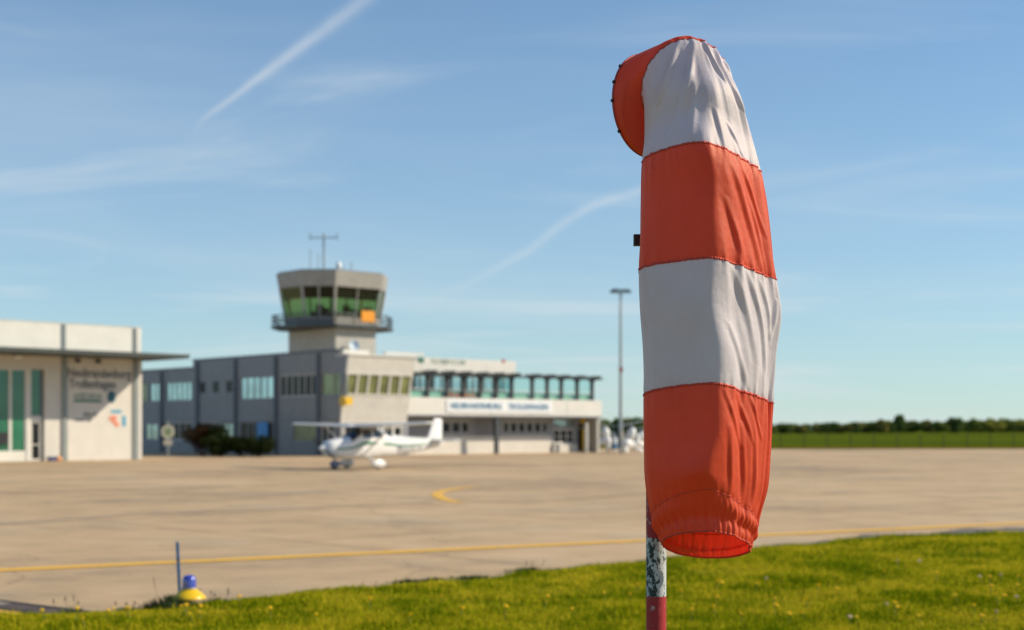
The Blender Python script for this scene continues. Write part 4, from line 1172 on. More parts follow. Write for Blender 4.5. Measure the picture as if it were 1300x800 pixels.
GRP = 'dandelions in the grass verge'
LR = 'yellow dandelion open in the grass to the right of the windsock'
LN = 'yellow dandelion in the cluster around the yellow ground light'
LL = 'yellow dandelion in the grass at the concrete edge left of the ground light'
LM = 'yellow dandelion in the grass between the ground light and the pole'
LS = 'white dandelion seed head in the grass right of the windsock'
fl_ = [(123,773,LL),(148,774,LL),(165,773,LL),(174,774,LL),(190,769,LL),(108,793,LL),(60,784,LL),
       (240,773,LN),(238,779,LN),(252,779,LN),(249,769,LN),(306,767,LN),(244,784,LN),(232,776,LN),(258,783,LN),
       (343,783,LM),(398,789,LM),(470,779,LM),(520,793,LM),(585,784,LM),(640,791,LM),(690,770,LM),(730,786,LM),(770,763,LM),(560,768,LM),
       (802,763,LM),(810,751,LM),
       (911,748,LR),(864,761,LR),(909,770,LR),(909,780,LR),(912,747,LR),(983,770,LR),(982,781,LR),(1022,789,LR),(1038,757,LR),(1000,796,LR),(1027,770,LR),(1136,781,LR),(1137,783,LR),(1218,767,LR),
       (1257,750,LR),(1257,759,LR),(1269,767,LR),(1268,770,LR),(1236,780,LR),(1290,752,LR),(1295,746,LR),(1246,795,LR),(1064,756,LR),(960,751,LR),(1170,790,LR),(1090,792,LR),
       (877,790,LR),(941,793,LR),(1190,741,LR),(1120,738,LR)]
sd_ = [(1271,746),(1247,747),(1264,789),(1131,778),(1078,795),(1140,724),(972,745),(1168,722),(1292,771)]
rnd = random.Random(5)
used = {}
def place_flower(pr, u, v, label, key):
    gg = gnd(u, v-1.0); x, y = gg.x, min(gg.y, float(edge_y(gg.x))-.03)
    # the verge stands a few cm above the concrete: bring the point nearer accordingly
    y *= (H-.13)/H; x *= (H-.13)/H
    if key in used: o = copy_tree(pr)
    else: o = pr; used[key] = 1
    o.location = (x, y, float(turf_z(np.array(x), np.array(y)))); o.rotation_euler = (R(rnd.uniform(-8,14)), R(rnd.uniform(-12,12)), rnd.uniform(0, 6.28))
    s = rnd.uniform(1.0,1.4); o.scale = (s, s, s*1.0)
    o['label'] = label; o['group'] = GRP
for i, (u, v, L_) in enumerate(fl_): place_flower(protos[i % 3], u, v, L_, i % 3)
for i, (u, v) in enumerate(sd_): place_flower(seedp, u, v, LS, 'seed')

# ------------------------------------------------------------------ weeds at the edge
M_WEED = P('weed leaves', (.07,.10,.025), .8, var=.3, scale=30)
M_DRY = P('dry stalks', (.19,.15,.09), .9, var=.2)
def weed(u, dy, h, n, label, stalk=0, spread=.12, mat=M_WEED):
    gg = gnd(u, 760); x = (u-650)/F*float(edge_y(gg.x)); x = (u-650)/F*float(edge_y(x)); y = float(edge_y(x))-dy
    t = thing('weed', label, 'weed', (x, y, .01), 0, 'weeds along the concrete edge')
    rnd = random.Random(u); m = MB()
    for k in range(n):
        a = rnd.uniform(0, 6.28); r = rnd.uniform(0, spread); hh = h*rnd.uniform(.4,1)*(1-r/spread*.5); l = rnd.uniform(.02,.07)
        b_ = Vector((math.cos(a)*r*1.6, math.sin(a)*r, 0)); tip = b_+Vector((math.cos(a)*l, math.sin(a)*l, hh)); s = Vector((-math.sin(a), math.cos(a), 0))*rnd.uniform(.006,.014)
        mid = (b_+tip)/2+Vector((0,0,hh*.12))
        m.add([b_, mid-s, tip, mid+s], [(0,1,2,3)])
    m.build('leaves', mat, t)
    if stalk:
        m = MB()
        for k in range(stalk):
            x_ = rnd.uniform(-.15,.15); hh = rnd.uniform(.6,1)*h*2.0
            m.tube([(x_,0,0),(x_*1.2,.02,hh*.6),(x_*1.4,.01,hh)], .0016, 4)
            for q in range(6): m.ell((x_*1.35+rnd.uniform(-.01,.01), .01, hh*(.75+.05*q)), (.0045,.0045,.008), 5)
        m.build('stalk', M_DRY, t)
    return t
weed(227, .22, .22, 800, 'dark leafy weed clump around the foot of the blue stake', 2, .20)
weed(276, .02, .10, 120, 'dry stalky weed just right of the yellow ground light', 5)
weed(163, .02, .08, 90, 'short weed with dry stalk left of the ground light', 3)
weed(92, .0, .11, 60, 'dry stalk weed beside the drain channel', 4)
weed(515, -.42, .07, 260, 'flat green weed tuft on the concrete, leftmost of the tufts ahead of the windsock', 0, .16)
weed(548, -.28, .08, 260, 'flat green weed tuft on the concrete edge, second of the tufts left of the windsock', 0, .16)
weed(600, -.22, .09, 360, 'wide green weed tuft on the concrete edge, midway along the tufts', 0, .28)
weed(672, -.2, .09, 240, 'small weed tuft nearest the windsock pole on the concrete edge', 3, .2)
weed(1211, -.05, .08, 120, 'small yellowish weed at the concrete edge right of the windsock', 1, .1)

# ------------------------------------------------------------------ bushes, trees
def leaf_mat(name, c0, c1, sc=.9):
    m = bpy.data.materials.new(name); m.use_nodes = True
    t = m.node_tree; t.nodes.clear()
    o = N(t, 'ShaderNodeOutputMaterial'); mx = N(t, 'ShaderNodeMixShader'); mx.inputs[0].default_value = .3
    d = N(t, 'ShaderNodeBsdfDiffuse'); tr = N(t, 'ShaderNodeBsdfTranslucent')
    a = N(t, 'ShaderNodeAttribute'); a.attribute_name = 'tone'
    mc = N(t, 'ShaderNodeMix', data_type='RGBA'); mc.inputs['A'].default_value = c0+(1,); mc.inputs['B'].default_value = c1+(1,)
    t.links.new(a.outputs['Fac'], mc.inputs['Factor'])
    t.links.new(mc.outputs['Result'], d.inputs[0]); t.links.new(mc.outputs['Result'], tr.inputs[0])
    t.links.new(d.outputs[0], mx.inputs[1]); t.links.new(tr.outputs[0], mx.inputs[2]); t.links.new(mx.outputs[0], o.inputs[0])
    return m
LM_ = dict(bush=leaf_mat('dark bush foliage', (.018,.028,.010), (.04,.055,.018)), dark=leaf_mat('dark foliage', (.09,.13,.04), (.17,.23,.06)), mid=leaf_mat('mid green foliage', (.13,.18,.04), (.26,.31,.07)),
          spring=leaf_mat('spring foliage', (.24,.26,.05), (.42,.40,.08)), red=leaf_mat('reddish foliage', (.035,.022,.012), (.075,.042,.022)),
          olive=leaf_mat('olive foliage', (.17,.17,.045), (.31,.28,.08)))
def crown_mesh(name, clumps, n, size, mat, seed):
    """leaf quads spread over lumpy shells; clumps: (cx,cy,cz, rx,ry,rz)"""
    rng = np.random.default_rng(seed)
    w = np.array([c[3]*c[4]+c[4]*c[5] for c in clumps]); w = w/w.sum()
    idx = rng.choice(len(clumps), n, p=w); C_ = np.array(clumps)[idx]
    d = rng.normal(size=(n, 3)); d /= np.linalg.norm(d, axis=1)[:, None]
    rr = rng.random(n)**.33 * (1+.12*np.sin(d[:, 0]*7+idx)*np.sin(d[:, 1]*6+idx*2)*np.sin(d[:, 2]*5+1))
    p = C_[:, :3]+d*C_[:, 3:]*rr[:, None]
    a = rng.normal(size=(n, 3)); a /= np.linalg.norm(a, axis=1)[:, None]
    b = np.cross(a, d+.3*rng.normal(size=(n, 3))); b /= np.linalg.norm(b, axis=1)[:, None]+1e-9
    s = size*(.6+.8*rng.random(n))[:, None]
    V = np.stack([p-a*s, p-b*s*.6, p+a*s, p+b*s*.6], 1).reshape(-1, 3)
    me = bpy.data.meshes.new(name); me.vertices.add(n*4); me.vertices.foreach_set('co', V.reshape(-1))
    me.loops.add(n*4); me.loops.foreach_set('vertex_index', np.arange(n*4, dtype=np.int32))
    me.polygons.add(n); me.polygons.foreach_set('loop_start', np.arange(n, dtype=np.int32)*4); me.update(calc_edges=True)
    tone = np.clip(.5*rng.random(n)+.5*rng.random(len(clumps))[idx], 0, 1)
    me.attributes.new('tone', 'FLOAT', 'POINT').data.foreach_set('value', np.repeat(tone, 4).astype(np.float32))
    me.materials.append(mat); return me
def lumpy(rng, n, rx, ry, rz, z0, k=.45):
    out = []
    for i in range(n):
        a = rng.uniform(0, 6.28); r = rng.uniform(.1, .75); z = rng.uniform(-.6, .75)
        q = math.sqrt(max(.1, 1-z*z)); f = rng.uniform(.75, 1.2)*k
        out.append((math.cos(a)*r*rx*q, math.sin(a)*r*ry*q, z0+z*rz*.8, rx*f, ry*f, rz*f))
    out.append((0, 0, z0, rx*.6, ry*.6, rz*.6)); return out
def bush(u, Y, h, w, kind, label, seed, n=2600, lf=.10):
    rng = random.Random(seed); p = at(u, HY, Y)
    t = thing('bush', label, 'bush', (p.x, Y, 0), 0, 'bushes before the grey wing')
    t['group'] = 'bushes before the grey wing'
    link('crown', crown_mesh('crown', lumpy(rng, 16, w/2, w*.4, h*.5, h*.52), n, lf, LM_['bush' if kind == 'dark' else kind], seed), t)
    m = MB()
    for k in range(5): m.tube([(rng.uniform(-.2,.2), rng.uniform(-.2,.2), 0), (rng.uniform(-w*.3,w*.3), rng.uniform(-w*.2,w*.2), h*.6)], [.05,.02], 5)
    m.build('stem', MT['bark'], t)
bush(258, 103.5, 2.5, 3.0, 'red', 'tall reddish brown bush, leftmost before the grey wing', 3, 1700)
bush(276, 102.2, 2.3, 2.0, 'dark', 'tall loose dark bush just right of the reddish one', 4, 1500)
bush(280, 101, 1.6, 3.2, 'dark', 'low rounded dark green bush left of the middle pilaster', 5)
bush(306, 100.8, 1.5, 2.6, 'dark', 'low rounded dark green bush, middle of the row', 6)
bush(330, 100.6, 1.55, 2.4, 'dark', 'low rounded dark green bush, rightmost of the row', 8)

def tree_proto(kind, seed, h, w, n=2600, lf=.34, trunk=.3):
    rng = random.Random(seed)
    t = thing('tree', 'tree', 'tree')
    cm = crown_mesh('crown', lumpy(rng, 15, w/2, w/2, h*(1-trunk)/2, h*(1+trunk)/2, .42), n, lf, LM_[kind], seed)
    link('crown', cm, t)
    m = MB(); r = h*.025
    m.tube([(0,0,-.3),(rng.uniform(-.1,.1),0,h*.3),(rng.uniform(-.3,.3),.1,h*.75)], [r*1.3,r,r*.4], 8)
    for k in range(5):
        a = rng.uniform(0,6.28); z = h*rng.uniform(.28,.5)
        m.tube([(0,0,z),(math.cos(a)*w*.18,math.sin(a)*w*.18,z+h*.12),(math.cos(a)*w*.34,math.sin(a)*w*.34,z+h*.26)], [r*.55,r*.35,r*.12], 6)
    m.build('trunk', MT['bark'], t)
    return t
tp = {}
def tree(kind, variant, u, Y, vtop, wpx, label, group='trees beyond the field', wide=1.0):
    """top at photo row vtop, crown wpx wide at distance Y"""
    htrue = H + (HY+4.0-vtop)/F*Y + .15*(HY-vtop)/F*Y; wtrue = wpx/F*Y
    key = (kind, variant)
    if key not in tp:
        o = tree_proto(kind, 11+variant*7+len(tp), 8.0, 9.0, 3000, .40, .0); tp[key] = o
    else: o = copy_tree(tp[key])
    p = at(u, HY, Y); o.location = (p.x, Y, -.1)
    o.scale = (wtrue/9.0, wtrue/9.0, htrue/8.0); o.rotation_euler = (0, 0, variant+u*.37)
    o['label'] = label; o['group'] = group
    return o
kinds = ['dark', 'mid', 'olive', 'spring']
rnd = random.Random(12)
adj = {'dark': 'dark', 'mid': 'mid green', 'olive': 'olive', 'spring': 'pale spring green'}
tree('dark', 0, 1143, 640, 531, 20, 'dark round tree standing highest in the distant row, right of the windsock')
tree('olive', 0, 1118, 650, 535, 22, 'olive crowned tree just left of the tallest round dark tree')
tree('dark', 1, 1213, 620, 535, 26, 'dark broad tree at the left end of the tall clump near the right edge')
tree('mid', 0, 1235, 630, 535.5, 26, 'mid green tree second from the left in the tall right clump')
tree('spring', 0, 1258, 600, 535, 30, 'pale spring green tree in the middle of the tall right clump')
tree('mid', 1, 1278, 610, 534, 28, 'mid green tree at the right end of the tall clump')
tree('spring', 1, 1300, 600, 538, 30, 'pale spring green tree cut by the right edge of the picture')
tree('dark', 2, 1088, 660, 540.5, 14, 'small dark pointed tree in the low part of the distant row')
for i, u in enumerate(range(972, 1420, 9)):
    k = kinds[(i*5+i//3) % 4]
    if k == 'spring' and u < 1150: k = 'olive'
    tree(k, i % 3, u+rnd.uniform(-4,4), rnd.uniform(660,740), rnd.uniform(540.5,544.5)-4.0*min(1,max(0,(u-1000)/160)), rnd.uniform(24,34), '%s tree in the low continuous row along the far edge of the field' % adj[k])
for i, u in enumerate(range(820, 975, 17)):
    k = kinds[(i*3) % 3]
    tree(k, i % 3, u, rnd.uniform(560,660), rnd.uniform(539,543), 28, '%s tree of the distant row behind the windsock' % adj[k])
for i, u in enumerate(range(742, 850, 11)):
    k = ['dark','olive','dark','mid'][i % 4]
    tree(k, i % 3, u+rnd.uniform(-3,3), 235+rnd.uniform(-12,12), rnd.uniform(532.5,537), rnd.uniform(26,36), '%s bushy tree in the nearer dense row beyond the terminal end' % {'dark':'dark','olive':'olive','mid':'mid green'}[k], 'nearer trees beyond the terminal end')
# gentle rise of the far field on the right
def rise():
    vs = []; fs = []; nx, ny = 60, 16
    for i in range(nx):
        for j in range(ny):
            x = 60+ (900-60)*i/(nx-1); y = 300+(900-300)*j/(ny-1)
            u = i/(nx-1); v = j/(ny-1)
            z = -.2 + 4.2*math.sin(math.pi*min(1, u*1.05)*.98)**1.4*math.sin(math.pi*v)**1.3*(.9+.2*math.sin(u*9))
            vs.append((x, y, z*.45-.05))
    for i in range(nx-1):
        for j in range(ny-1): fs.append((i*ny+j, (i+1)*ny+j, (i+1)*ny+j+1, i*ny+j+1))
    me = bpy.data.meshes.new('hill'); me.from_pydata(vs, [], fs); me.materials.append(M_FIELD)
    me.polygons.foreach_set('use_smooth', [True]*len(fs))
    link('hill', me, kind='structure')
rise()

# ------------------------------------------------------------------ fence along the far apron edge
t_ = thing('fence', 'thin dark wire fence with many posts along the far edge of the apron', 'fence', (18, 146, 0))
M_POST = P('fence post paint', (.035,.05,.04), .7)
post_me = None
for i in range(26):
    m = MB()
    if post_me is None:
        m.tube([(0,0,-.05),(0,0,1.55)], .04, 6); o = m.build('post', M_POST, t_); post_me = o.data
    else: o = link('post', post_me, t_)
    o.location = (i*2.4, i*.02, 0)
m = MB()
for z in (.1,.4,.7,1.0,1.25,1.5): m.tube([(0,0,z),(60,.5,z)], .007, 4)
for i in range(300): m.tube([(i*.2,i*.00167,.1),(i*.2,i*.00167,1.5)], .0025, 3, caps=False)
m.build('wire_mesh', M_POST, t_)


# ------------------------------------------------------------------ windsock
PY = 4.25                      # pole distance
K = PY / F                     # metres per photo pixel at the pole
POLE = at(833, HY, PY)
ws = thing('windsock', 'limp red and white striped windsock hanging from a red and white pole', 'windsock', (POLE.x, PY, 0))
OX, OY = POLE.x, PY
def pt(u, v, q):
    Y = PY - q*K
    p = at(u, v, Y); return Vector((p.x-OX, p.y-OY, p.z))
def vec(du, dv, dq): return Vector((du*K, -dq*K, -dv*K))
# ring: s, centre(u,v,q), P (half vector towards the front/top), W (half vector to the right)
RINGS = [
 (0.00, (820,135,0),   (0,-64,0),    (45,0,-45)),
 (0.30, (832,132,16),  (4,-67,6),    (46,1,-34)),
 (0.62, (846,127,34),  (9,-68,14),   (49,3,-14)),
 (1.00, (869,112,52),  (9,-53,30),   (53,8,-2)),     # seam 0 red -> white
 (1.25, (877,124,60),  (8,-36,42),   (57,8,2)),
 (1.60, (884,148,62),  (6,-26,60),   (63,8,4)),
 (2.00, (889,180,60),  (4,-18,60),   (70,8,4)),
 (2.40, (892,212,74),  (2,-13,60),   (76,9,3)),      # seam 1 white -> red
 (3.00, (895,262,74),  (2,-12,60),   (80,7,3)),
 (3.60, (898,312,74),  (2,-12,60),   (84,7,3)),
 (4.00, (900,351,74),  (2,-14,60),   (87,7,3)),      # seam 2 red -> white
 (4.50, (903,394,74),  (2,-15,60),   (89,6,3)),
 (5.20, (901,450,74),  (2,-17,60),   (84.5,5,3)),
 (5.80, (899,507,74),  (2,-20,60),   (81.5,6,3)),    # seam 3 white -> red
 (6.50, (898,570,74),  (2,-22,60),   (80,6,3)),
 (7.10, (897,620,74),  (1,-25,60),   (76,6,3)),
 (7.50, (898,657,70),  (1,-28,60),   (70,7,3)),      # stitched hem
 (7.80, (899,679,66),  (1,-26,60),   (64,6,3)),      # elastic
 (8.00, (900,693,64),  (1,-20,60),   (58,5,3)),      # rim
]
RS = np.array([r[0] for r in RINGS])
RC = np.array([[*pt(*r[1])] for r in RINGS]); RP = np.array([[*vec(*r[2])] for r in RINGS]); RW = np.array([[*vec(*r[3])] for r in RINGS])
for _i in range(4, len(RINGS)):
    RW[_i] *= .945 if _i < len(RINGS)-3 else .915
    RC[_i, 0] -= (1.5 if _i < len(RINGS)-3 else 4)*K
def cr_interp(s, T, V):
    """Catmull-Rom (finite difference tangents) through knots"""
    m_ = np.zeros_like(V)
    for i in range(len(T)):
        if i == 0: m_[i] = (V[1]-V[0])/(T[1]-T[0])
        elif i == len(T)-1: m_[i] = (V[-1]-V[-2])/(T[-1]-T[-2])
        else:
            h0, h1 = T[i]-T[i-1], T[i+1]-T[i]
            m_[i] = ((V[i]-V[i-1])/h0*h1 + (V[i+1]-V[i])/h1*h0)/(h0+h1)
    i = np.clip(np.searchsorted(T, s, side='right')-1, 0, len(T)-2)
    h = (T[i+1]-T[i]); t = (s-T[i])/h; t = t[:, None]; h = h[:, None]
    return (2*t**3-3*t**2+1)*V[i] + (t**3-2*t**2+t)*h*m_[i] + (-2*t**3+3*t**2)*V[i+1] + (t**3-t**2)*h*m_[i+1]
SEAMS = [1.0, 2.4, 4.0, 5.8, 7.5, 7.8]
rngS = np.random.default_rng(21)
def smooth(x): x = np.clip(x, 0, 1); return x*x*(3-2*x)
def ridge(x, sharp=2.2):
    """smooth periodic crease: rounded tops, narrow valleys"""
    return 1-np.abs(np.sin(x))**(1/sharp)*1.0
def vnoise(a, b, seed):
    """cheap smooth value noise, periodic in a with period 2*pi"""
    r = np.random.default_rng(seed); out = 0
    for k in range(7):
        fa = r.integers(1, 6); fb = r.uniform(.3, 2.2); ph = r.uniform(0, 6.28)
        out = out + np.sin(a*fa*(1 if r.random() < .5 else -1)+b*fb+ph)/(1+.25*fa)
    return out/3.2
# long creases: (theta0, s0, theta1, s1, width(rad), depth(px))   theta: 0 = right, -90deg... front = 90
CRE = []
def cre(t0, s0, t1, s1, w, d): CRE.append((R(t0), s0, R(t1), s1, w, d))
def sock_points(S, TH, puff=1.0):
    """S, TH 1-D arrays (flattened)"""
    C_ = cr_interp(S, RS, RC); Pv = cr_interp(S, RS, RP); Pv[:, 2] *= 1-.48*smooth((S-1.3)/1.2)*(1-smooth((S-6.8)/.8)); Wv = cr_interp(S, RS, RW)
    c, s = np.cos(TH), np.sin(TH)
    # cross-section: round at the hoop, a blunt front ridge further down
    body = smooth((S-1.3)/1.2)*(1-.75*smooth((S-7.2)/.7))
    # front half (s>0): blend ellipse with a wedge whose ridge sits slightly right of the middle
    rc = -.12 + .06*np.sin(S*2.3+.6) + .03*np.sin(S*5.1)
    rc = rc*body
    tri = np.where(c > rc, 1-(c-rc)/(1-rc), 1-(rc-c)/(1+rc))
    tri = np.clip(tri, 0, 1)
    ell = np.sqrt(np.clip(1-c*c, 0, 1))
    soft = 1-np.sqrt((1-tri)**2+.030)+.08
    soft = soft/.907; ell2 = ell + (1-np.sqrt(1-np.clip(rc, -1, 1)**2))
    flat = np.where(c > rc, soft*1.62, soft*1.62 + (ell2-soft)*.75)
    front = ell*(1-.85*body)+np.where(s > 0, flat, ell*.9)*.85*body
    dep = np.where(s > 0, front, -ell*(1-.2*body))
    p = C_ + Wv*c[:, None] + Pv*dep[:, None]
    # outward direction
    nrm_ = Wv*c[:, None]/np.linalg.norm(Wv, axis=1)[:, None]*1.0 + Pv/np.linalg.norm(Pv, axis=1)[:, None]*s[:, None]
    nrm_ /= np.linalg.norm(nrm_, axis=1)[:, None]
    d = np.zeros_like(S)
    # broad slack folds running down each band, a little slanted
    band = np.clip((S-1)/7, 0, 1)
    right = smooth((c+.15)/.5)*(s > -.2)
    amp = smooth((S-1.0)/.5)
    n1 = vnoise(TH, S*1.1, 3); n2 = vnoise(TH, S*2.0, 8)
    d += amp*(1.3*n1 + .9*n2)
    left = smooth((-c+.1)/.5)*(s > -.1)
    d += amp*left*(2.6*vnoise(TH*1.0, S*1.6+TH*2, 44)+1.1*np.sin(TH*8+S*2.2+2*n1)*(.4+.6*n2))
    # slanted pleats on the right flank
    for k, (fr, sl, ph, a_) in enumerate(((9.0, 1.1, .3, 1.5), (15.0, 1.7, 1.9, .9), (24.0, 2.2, .8, .38))):
        arg = TH*fr + S*sl + ph + 1.1*n1 + .8*n2
        r_ = np.sin(arg); r_ = np.sign(r_)*np.abs(r_)**1.4
        msk = .5+.5*vnoise(TH*1.0, S*1.3+k*2, 30+k)
        msk = np.clip(msk*1.5, 0, 1.2)
        d += a_*r_*msk*(.28+.95*right)*amp
    # gathers at every seam
    for i, z in enumerate(SEAMS):
        below = S-z
        ln = np.where(below > 0, .34, .26) if i not in (4, 5) else .13
        if i == 0: ln = np.where(below > 0, .5, .10)
        e = np.exp(-(np.abs(below)/ln)**1.2)
        g = np.sin(TH*(21+i*2)+i+1.5*vnoise(TH, S*.1, 50+i)*2.2)*(.7+.6*vnoise(TH*1, S*0, 60+i))
        g2 = np.sin(TH*(43+i*3)+i*2+2*vnoise(TH, S*.1, 70+i))
        side = (.55+.75*right)
        A = (1.3, 1.3, 1.3, 1.3, 1.4, 1.8)[i]
        d += e*side*A*(g*.9 + .45*g2*np.exp(-(np.abs(below)/(ln*.5)))) - A*.5*np.exp(-(np.abs(below)/.05)**1.3)
    # elastic end: hem flares, puckers
    hem = smooth((S-7.5)/.2)
    d += hem*(.35+.65*(s > -.25))*(1.5*np.sin(TH*31+2*vnoise(TH, S*0, 91)*2)*np.exp(-((S-7.82)/.12)**2) + .7*np.sin(TH*57+1.3))
    d -= 2.2*np.exp(-((S-7.83)/.07)**2)
    d += 1.6*np.exp(-((S-7.68)/.10)**2)
    # fabric band near the hoop: nearly taut
    taut = (1-smooth((S-.55)/.6))
    d += taut*smooth(S/.2)*(.9*vnoise(TH, S*1.2, 12) + .6*np.sin(TH*11+S*2)*smooth(S/.5))
    for (t0, s0, t1, s1, w, dp) in CRE:
        tt = np.clip((S-s0)/(s1-s0), 0, 1); tc_ = t0+(t1-t0)*tt
        m_ = np.sin(np.pi*np.clip((S-s0)/(s1-s0), 0, 1))**.6*((S > s0) & (S < s1))
        dt = (TH-tc_+np.pi) % (2*np.pi)-np.pi
        x = dt/w
        d += (1.0 if s0 < 2.3 else .85)*dp*m_*(np.exp(-x*x)-.6*np.exp(-((x-1.3)**2)))
    return p + nrm_*(d*K*puff)[:, None]
# hand placed folds: upper white band V-shaped folds, red band slants, lower white slants
cre(112, 1.02, 150, 1.75, .075, 6.5); cre(95, 1.05, 128, 2.2, .07, 5.0); cre(78, 1.05, 62, 1.5, .05, 3.5)
cre(64, 1.05, 40, 1.75, .07, 3.0); cre(50, 1.02, 30, 1.35, .05, 1.6); cre(104, 1.5, 112, 2.38, .06, 3.0)
cre(86, 1.9, 78, 2.4, .05, 2.5); cre(140, 1.1, 168, 1.9, .09, 4.0); cre(72, 2.0, 52, 2.38, .04, 1.8)
cre(74, 2.45, 44, 3.95, .070, 3.4); cre(60, 2.45, 30, 3.5, .055, 2.6); cre(82, 3.1, 66, 3.98, .06, 2.4); cre(50, 3.0, 34, 3.98, .05, 2.0)
cre(126, 2.42, 122, 2.75, .03, 1.6)
cre(78, 4.05, 52, 5.4, .065, 3.0); cre(64, 4.02, 34, 5.5, .055, 3.0); cre(48, 4.1, 28, 5.1, .05, 2.2); cre(84, 4.9, 60, 5.75, .055, 2.6); cre(24, 4.3, 30, 5.0, .05, 2.4)
cre(86, 5.85, 64, 6.6, .045, 2.2); cre(72, 5.85, 50, 6.5, .045, 2.0); cre(80, 6.3, 72, 7.45, .05, 2.6); cre(66, 6.2, 54, 7.4, .05, 2.6); cre(50, 6.2, 40, 7.4, .045, 2.0); cre(56, 5.85, 36, 6.4, .04, 2.0)

NT = 420
def sock_band(name, s0, s1, nper, mat, label=None):
    ns = max(8, int((s1-s0)*nper)); s = np.linspace(s0, s1, ns)
    th = np.linspace(0, 2*np.pi, NT, endpoint=False)
    Sg, Tg = np.meshgrid(s, th, indexing='ij')
    p = sock_points(Sg.ravel(), Tg.ravel())
    me = bpy.data.meshes.new(name)
    me.vertices.add(len(p)); me.vertices.foreach_set('co', p.ravel())
    i = np.arange(ns-1)[:, None]; j = np.arange(NT)[None, :]; jn = (j+1) % NT
    q = np.stack([i*NT+j, i*NT+jn, (i+1)*NT+jn, (i+1)*NT+j], -1).reshape(-1, 4)
    me.loops.add(q.size); me.loops.foreach_set('vertex_index', q.ravel().astype(np.int32))
    me.polygons.add(len(q)); me.polygons.foreach_set('loop_start', (np.arange(len(q))*4).astype(np.int32)); me.update(calc_edges=True)
    me.polygons.foreach_set('use_smooth', np.ones(len(q), bool))
    me.materials.append(mat)
    return link(name, me, ws, label=label)
def fabric(name, col, trans, tmix=.25, var=.06):
    m = bpy.data.materials.new(name); m.use_nodes = True
    t = m.node_tree; t.nodes.clear(); o = N(t, 'ShaderNodeOutputMaterial')
    c = N(t, 'ShaderNodeTexCoord')
    d = N(t, 'ShaderNodeBsdfDiffuse'); d.inputs['Roughness'].default_value = .3
    tr = N(t, 'ShaderNodeBsdfTranslucent'); gl = N(t, 'ShaderNodeBsdfGlossy'); gl.inputs['Roughness'].default_value = .48; gl.inputs[0].default_value = (.95,.84,.72,1)
    n = N(t, 'ShaderNodeTexNoise'); n.inputs['Scale'].default_value = 9; n.inputs['Detail'].default_value = 6
    t.links.new(c.outputs['Object'], n.inputs['Vector'])
    mx = N(t, 'ShaderNodeMix', data_type='RGBA'); mx.inputs['A'].default_value = tuple(x*(1-var) for x in col)+(1,); mx.inputs['B'].default_value = tuple(min(1,x*(1+var)) for x in col)+(1,)
    dm = N(t, 'ShaderNodeTexNoise'); dm.inputs['Scale'].default_value = 3.2; dm.inputs['Detail'].default_value = 8; dm.inputs['Roughness'].default_value = .65; dm.inputs['Distortion'].default_value = .6
    mpd = N(t, 'ShaderNodeMapping'); mpd.inputs['Scale'].default_value = (1.6, 1.6, .8); t.links.new(c.outputs['Object'], mpd.inputs[0]); t.links.new(mpd.outputs[0], dm.inputs['Vector'])
    dr = N(t, 'ShaderNodeMapRange', interpolation_type='SMOOTHSTEP'); dr.inputs['From Min'].default_value = .48; dr.inputs['From Max'].default_value = .72; dr.inputs['To Max'].default_value = .5
    t.links.new(dm.outputs['Fac'], dr.inputs['Value'])
    grime = N(t, 'ShaderNodeMix', data_type='RGBA', blend_type='MULTIPLY'); grime.inputs['B'].default_value = (.72,.68,.62,1)
    t.links.new(dr.outputs[0], grime.inputs['Factor'])
    t.links.new(n.outputs['Fac'], mx.inputs['Factor']); t.links.new(mx.outputs['Result'], grime.inputs['A']); t.links.new(grime.outputs['Result'], d.inputs[0])
    tr.inputs[0].default_value = trans+(1,)
    # ripstop weave
    wv = N(t, 'ShaderNodeTexNoise'); wv.inputs['Scale'].default_value = 320; wv.inputs['Detail'].default_value = 2
    mp = N(t, 'ShaderNodeMapping'); mp.inputs['Scale'].default_value = (1, 1, 2.4); t.links.new(c.outputs['Object'], mp.inputs[0]); t.links.new(mp.outputs[0], wv.inputs['Vector'])
    w2 = N(t, 'ShaderNodeTexNoise'); w2.inputs['Scale'].default_value = 38; w2.inputs['Detail'].default_value = 4; t.links.new(c.outputs['Object'], w2.inputs['Vector'])
    hgt = M_(t, 'MULTIPLY_ADD', w2.outputs['Fac'], 3.0, wv.outputs['Fac'])
    bp = N(t, 'ShaderNodeBump'); bp.inputs['Strength'].default_value = .6; bp.inputs['Distance'].default_value = .0011
    t.links.new(hgt, bp.inputs['Height'])
    for sh in (d, tr, gl): t.links.new(bp.outputs[0], sh.inputs['Normal'])
    m1 = N(t, 'ShaderNodeMixShader'); m1.inputs[0].default_value = tmix
    t.links.new(d.outputs[0], m1.inputs[1]); t.links.new(tr.outputs[0], m1.inputs[2])
    lw = N(t, 'ShaderNodeLayerWeight'); lw.inputs['Blend'].default_value = .5
    m2 = N(t, 'ShaderNodeMixShader'); t.links.new(M_(t, 'MULTIPLY_ADD', M_(t, 'POWER', lw.outputs['Facing'], 4.0), .16, .032), m2.inputs[0]); t.links.new(m1.outputs[0], m2.inputs[1]); t.links.new(gl.outputs[0], m2.inputs[2])
    t.links.new(m2.outputs[0], o.inputs[0])
    return m
RED = fabric('red nylon', (.88,.115,.045), (.90,.02,.012), .31)
WHT = fabric('white nylon', (.80,.74,.76), (.60,.48,.55), .18)
REDS = P('red seam tape', (.62,.06,.03), .7, var=.15, scale=60)
sock_band('fabric_band', 0.0, 1.0, 110, RED, 'shaded red fabric mouth band on the hoop')
sock_band('fabric_band', 1.0, 2.4, 110, WHT, 'upper white fabric band with deep folds')
sock_band('fabric_band', 2.4, 4.0, 90, RED, 'upper red fabric band')
sock_band('fabric_band', 4.0, 5.8, 90, WHT, 'lower white fabric band')
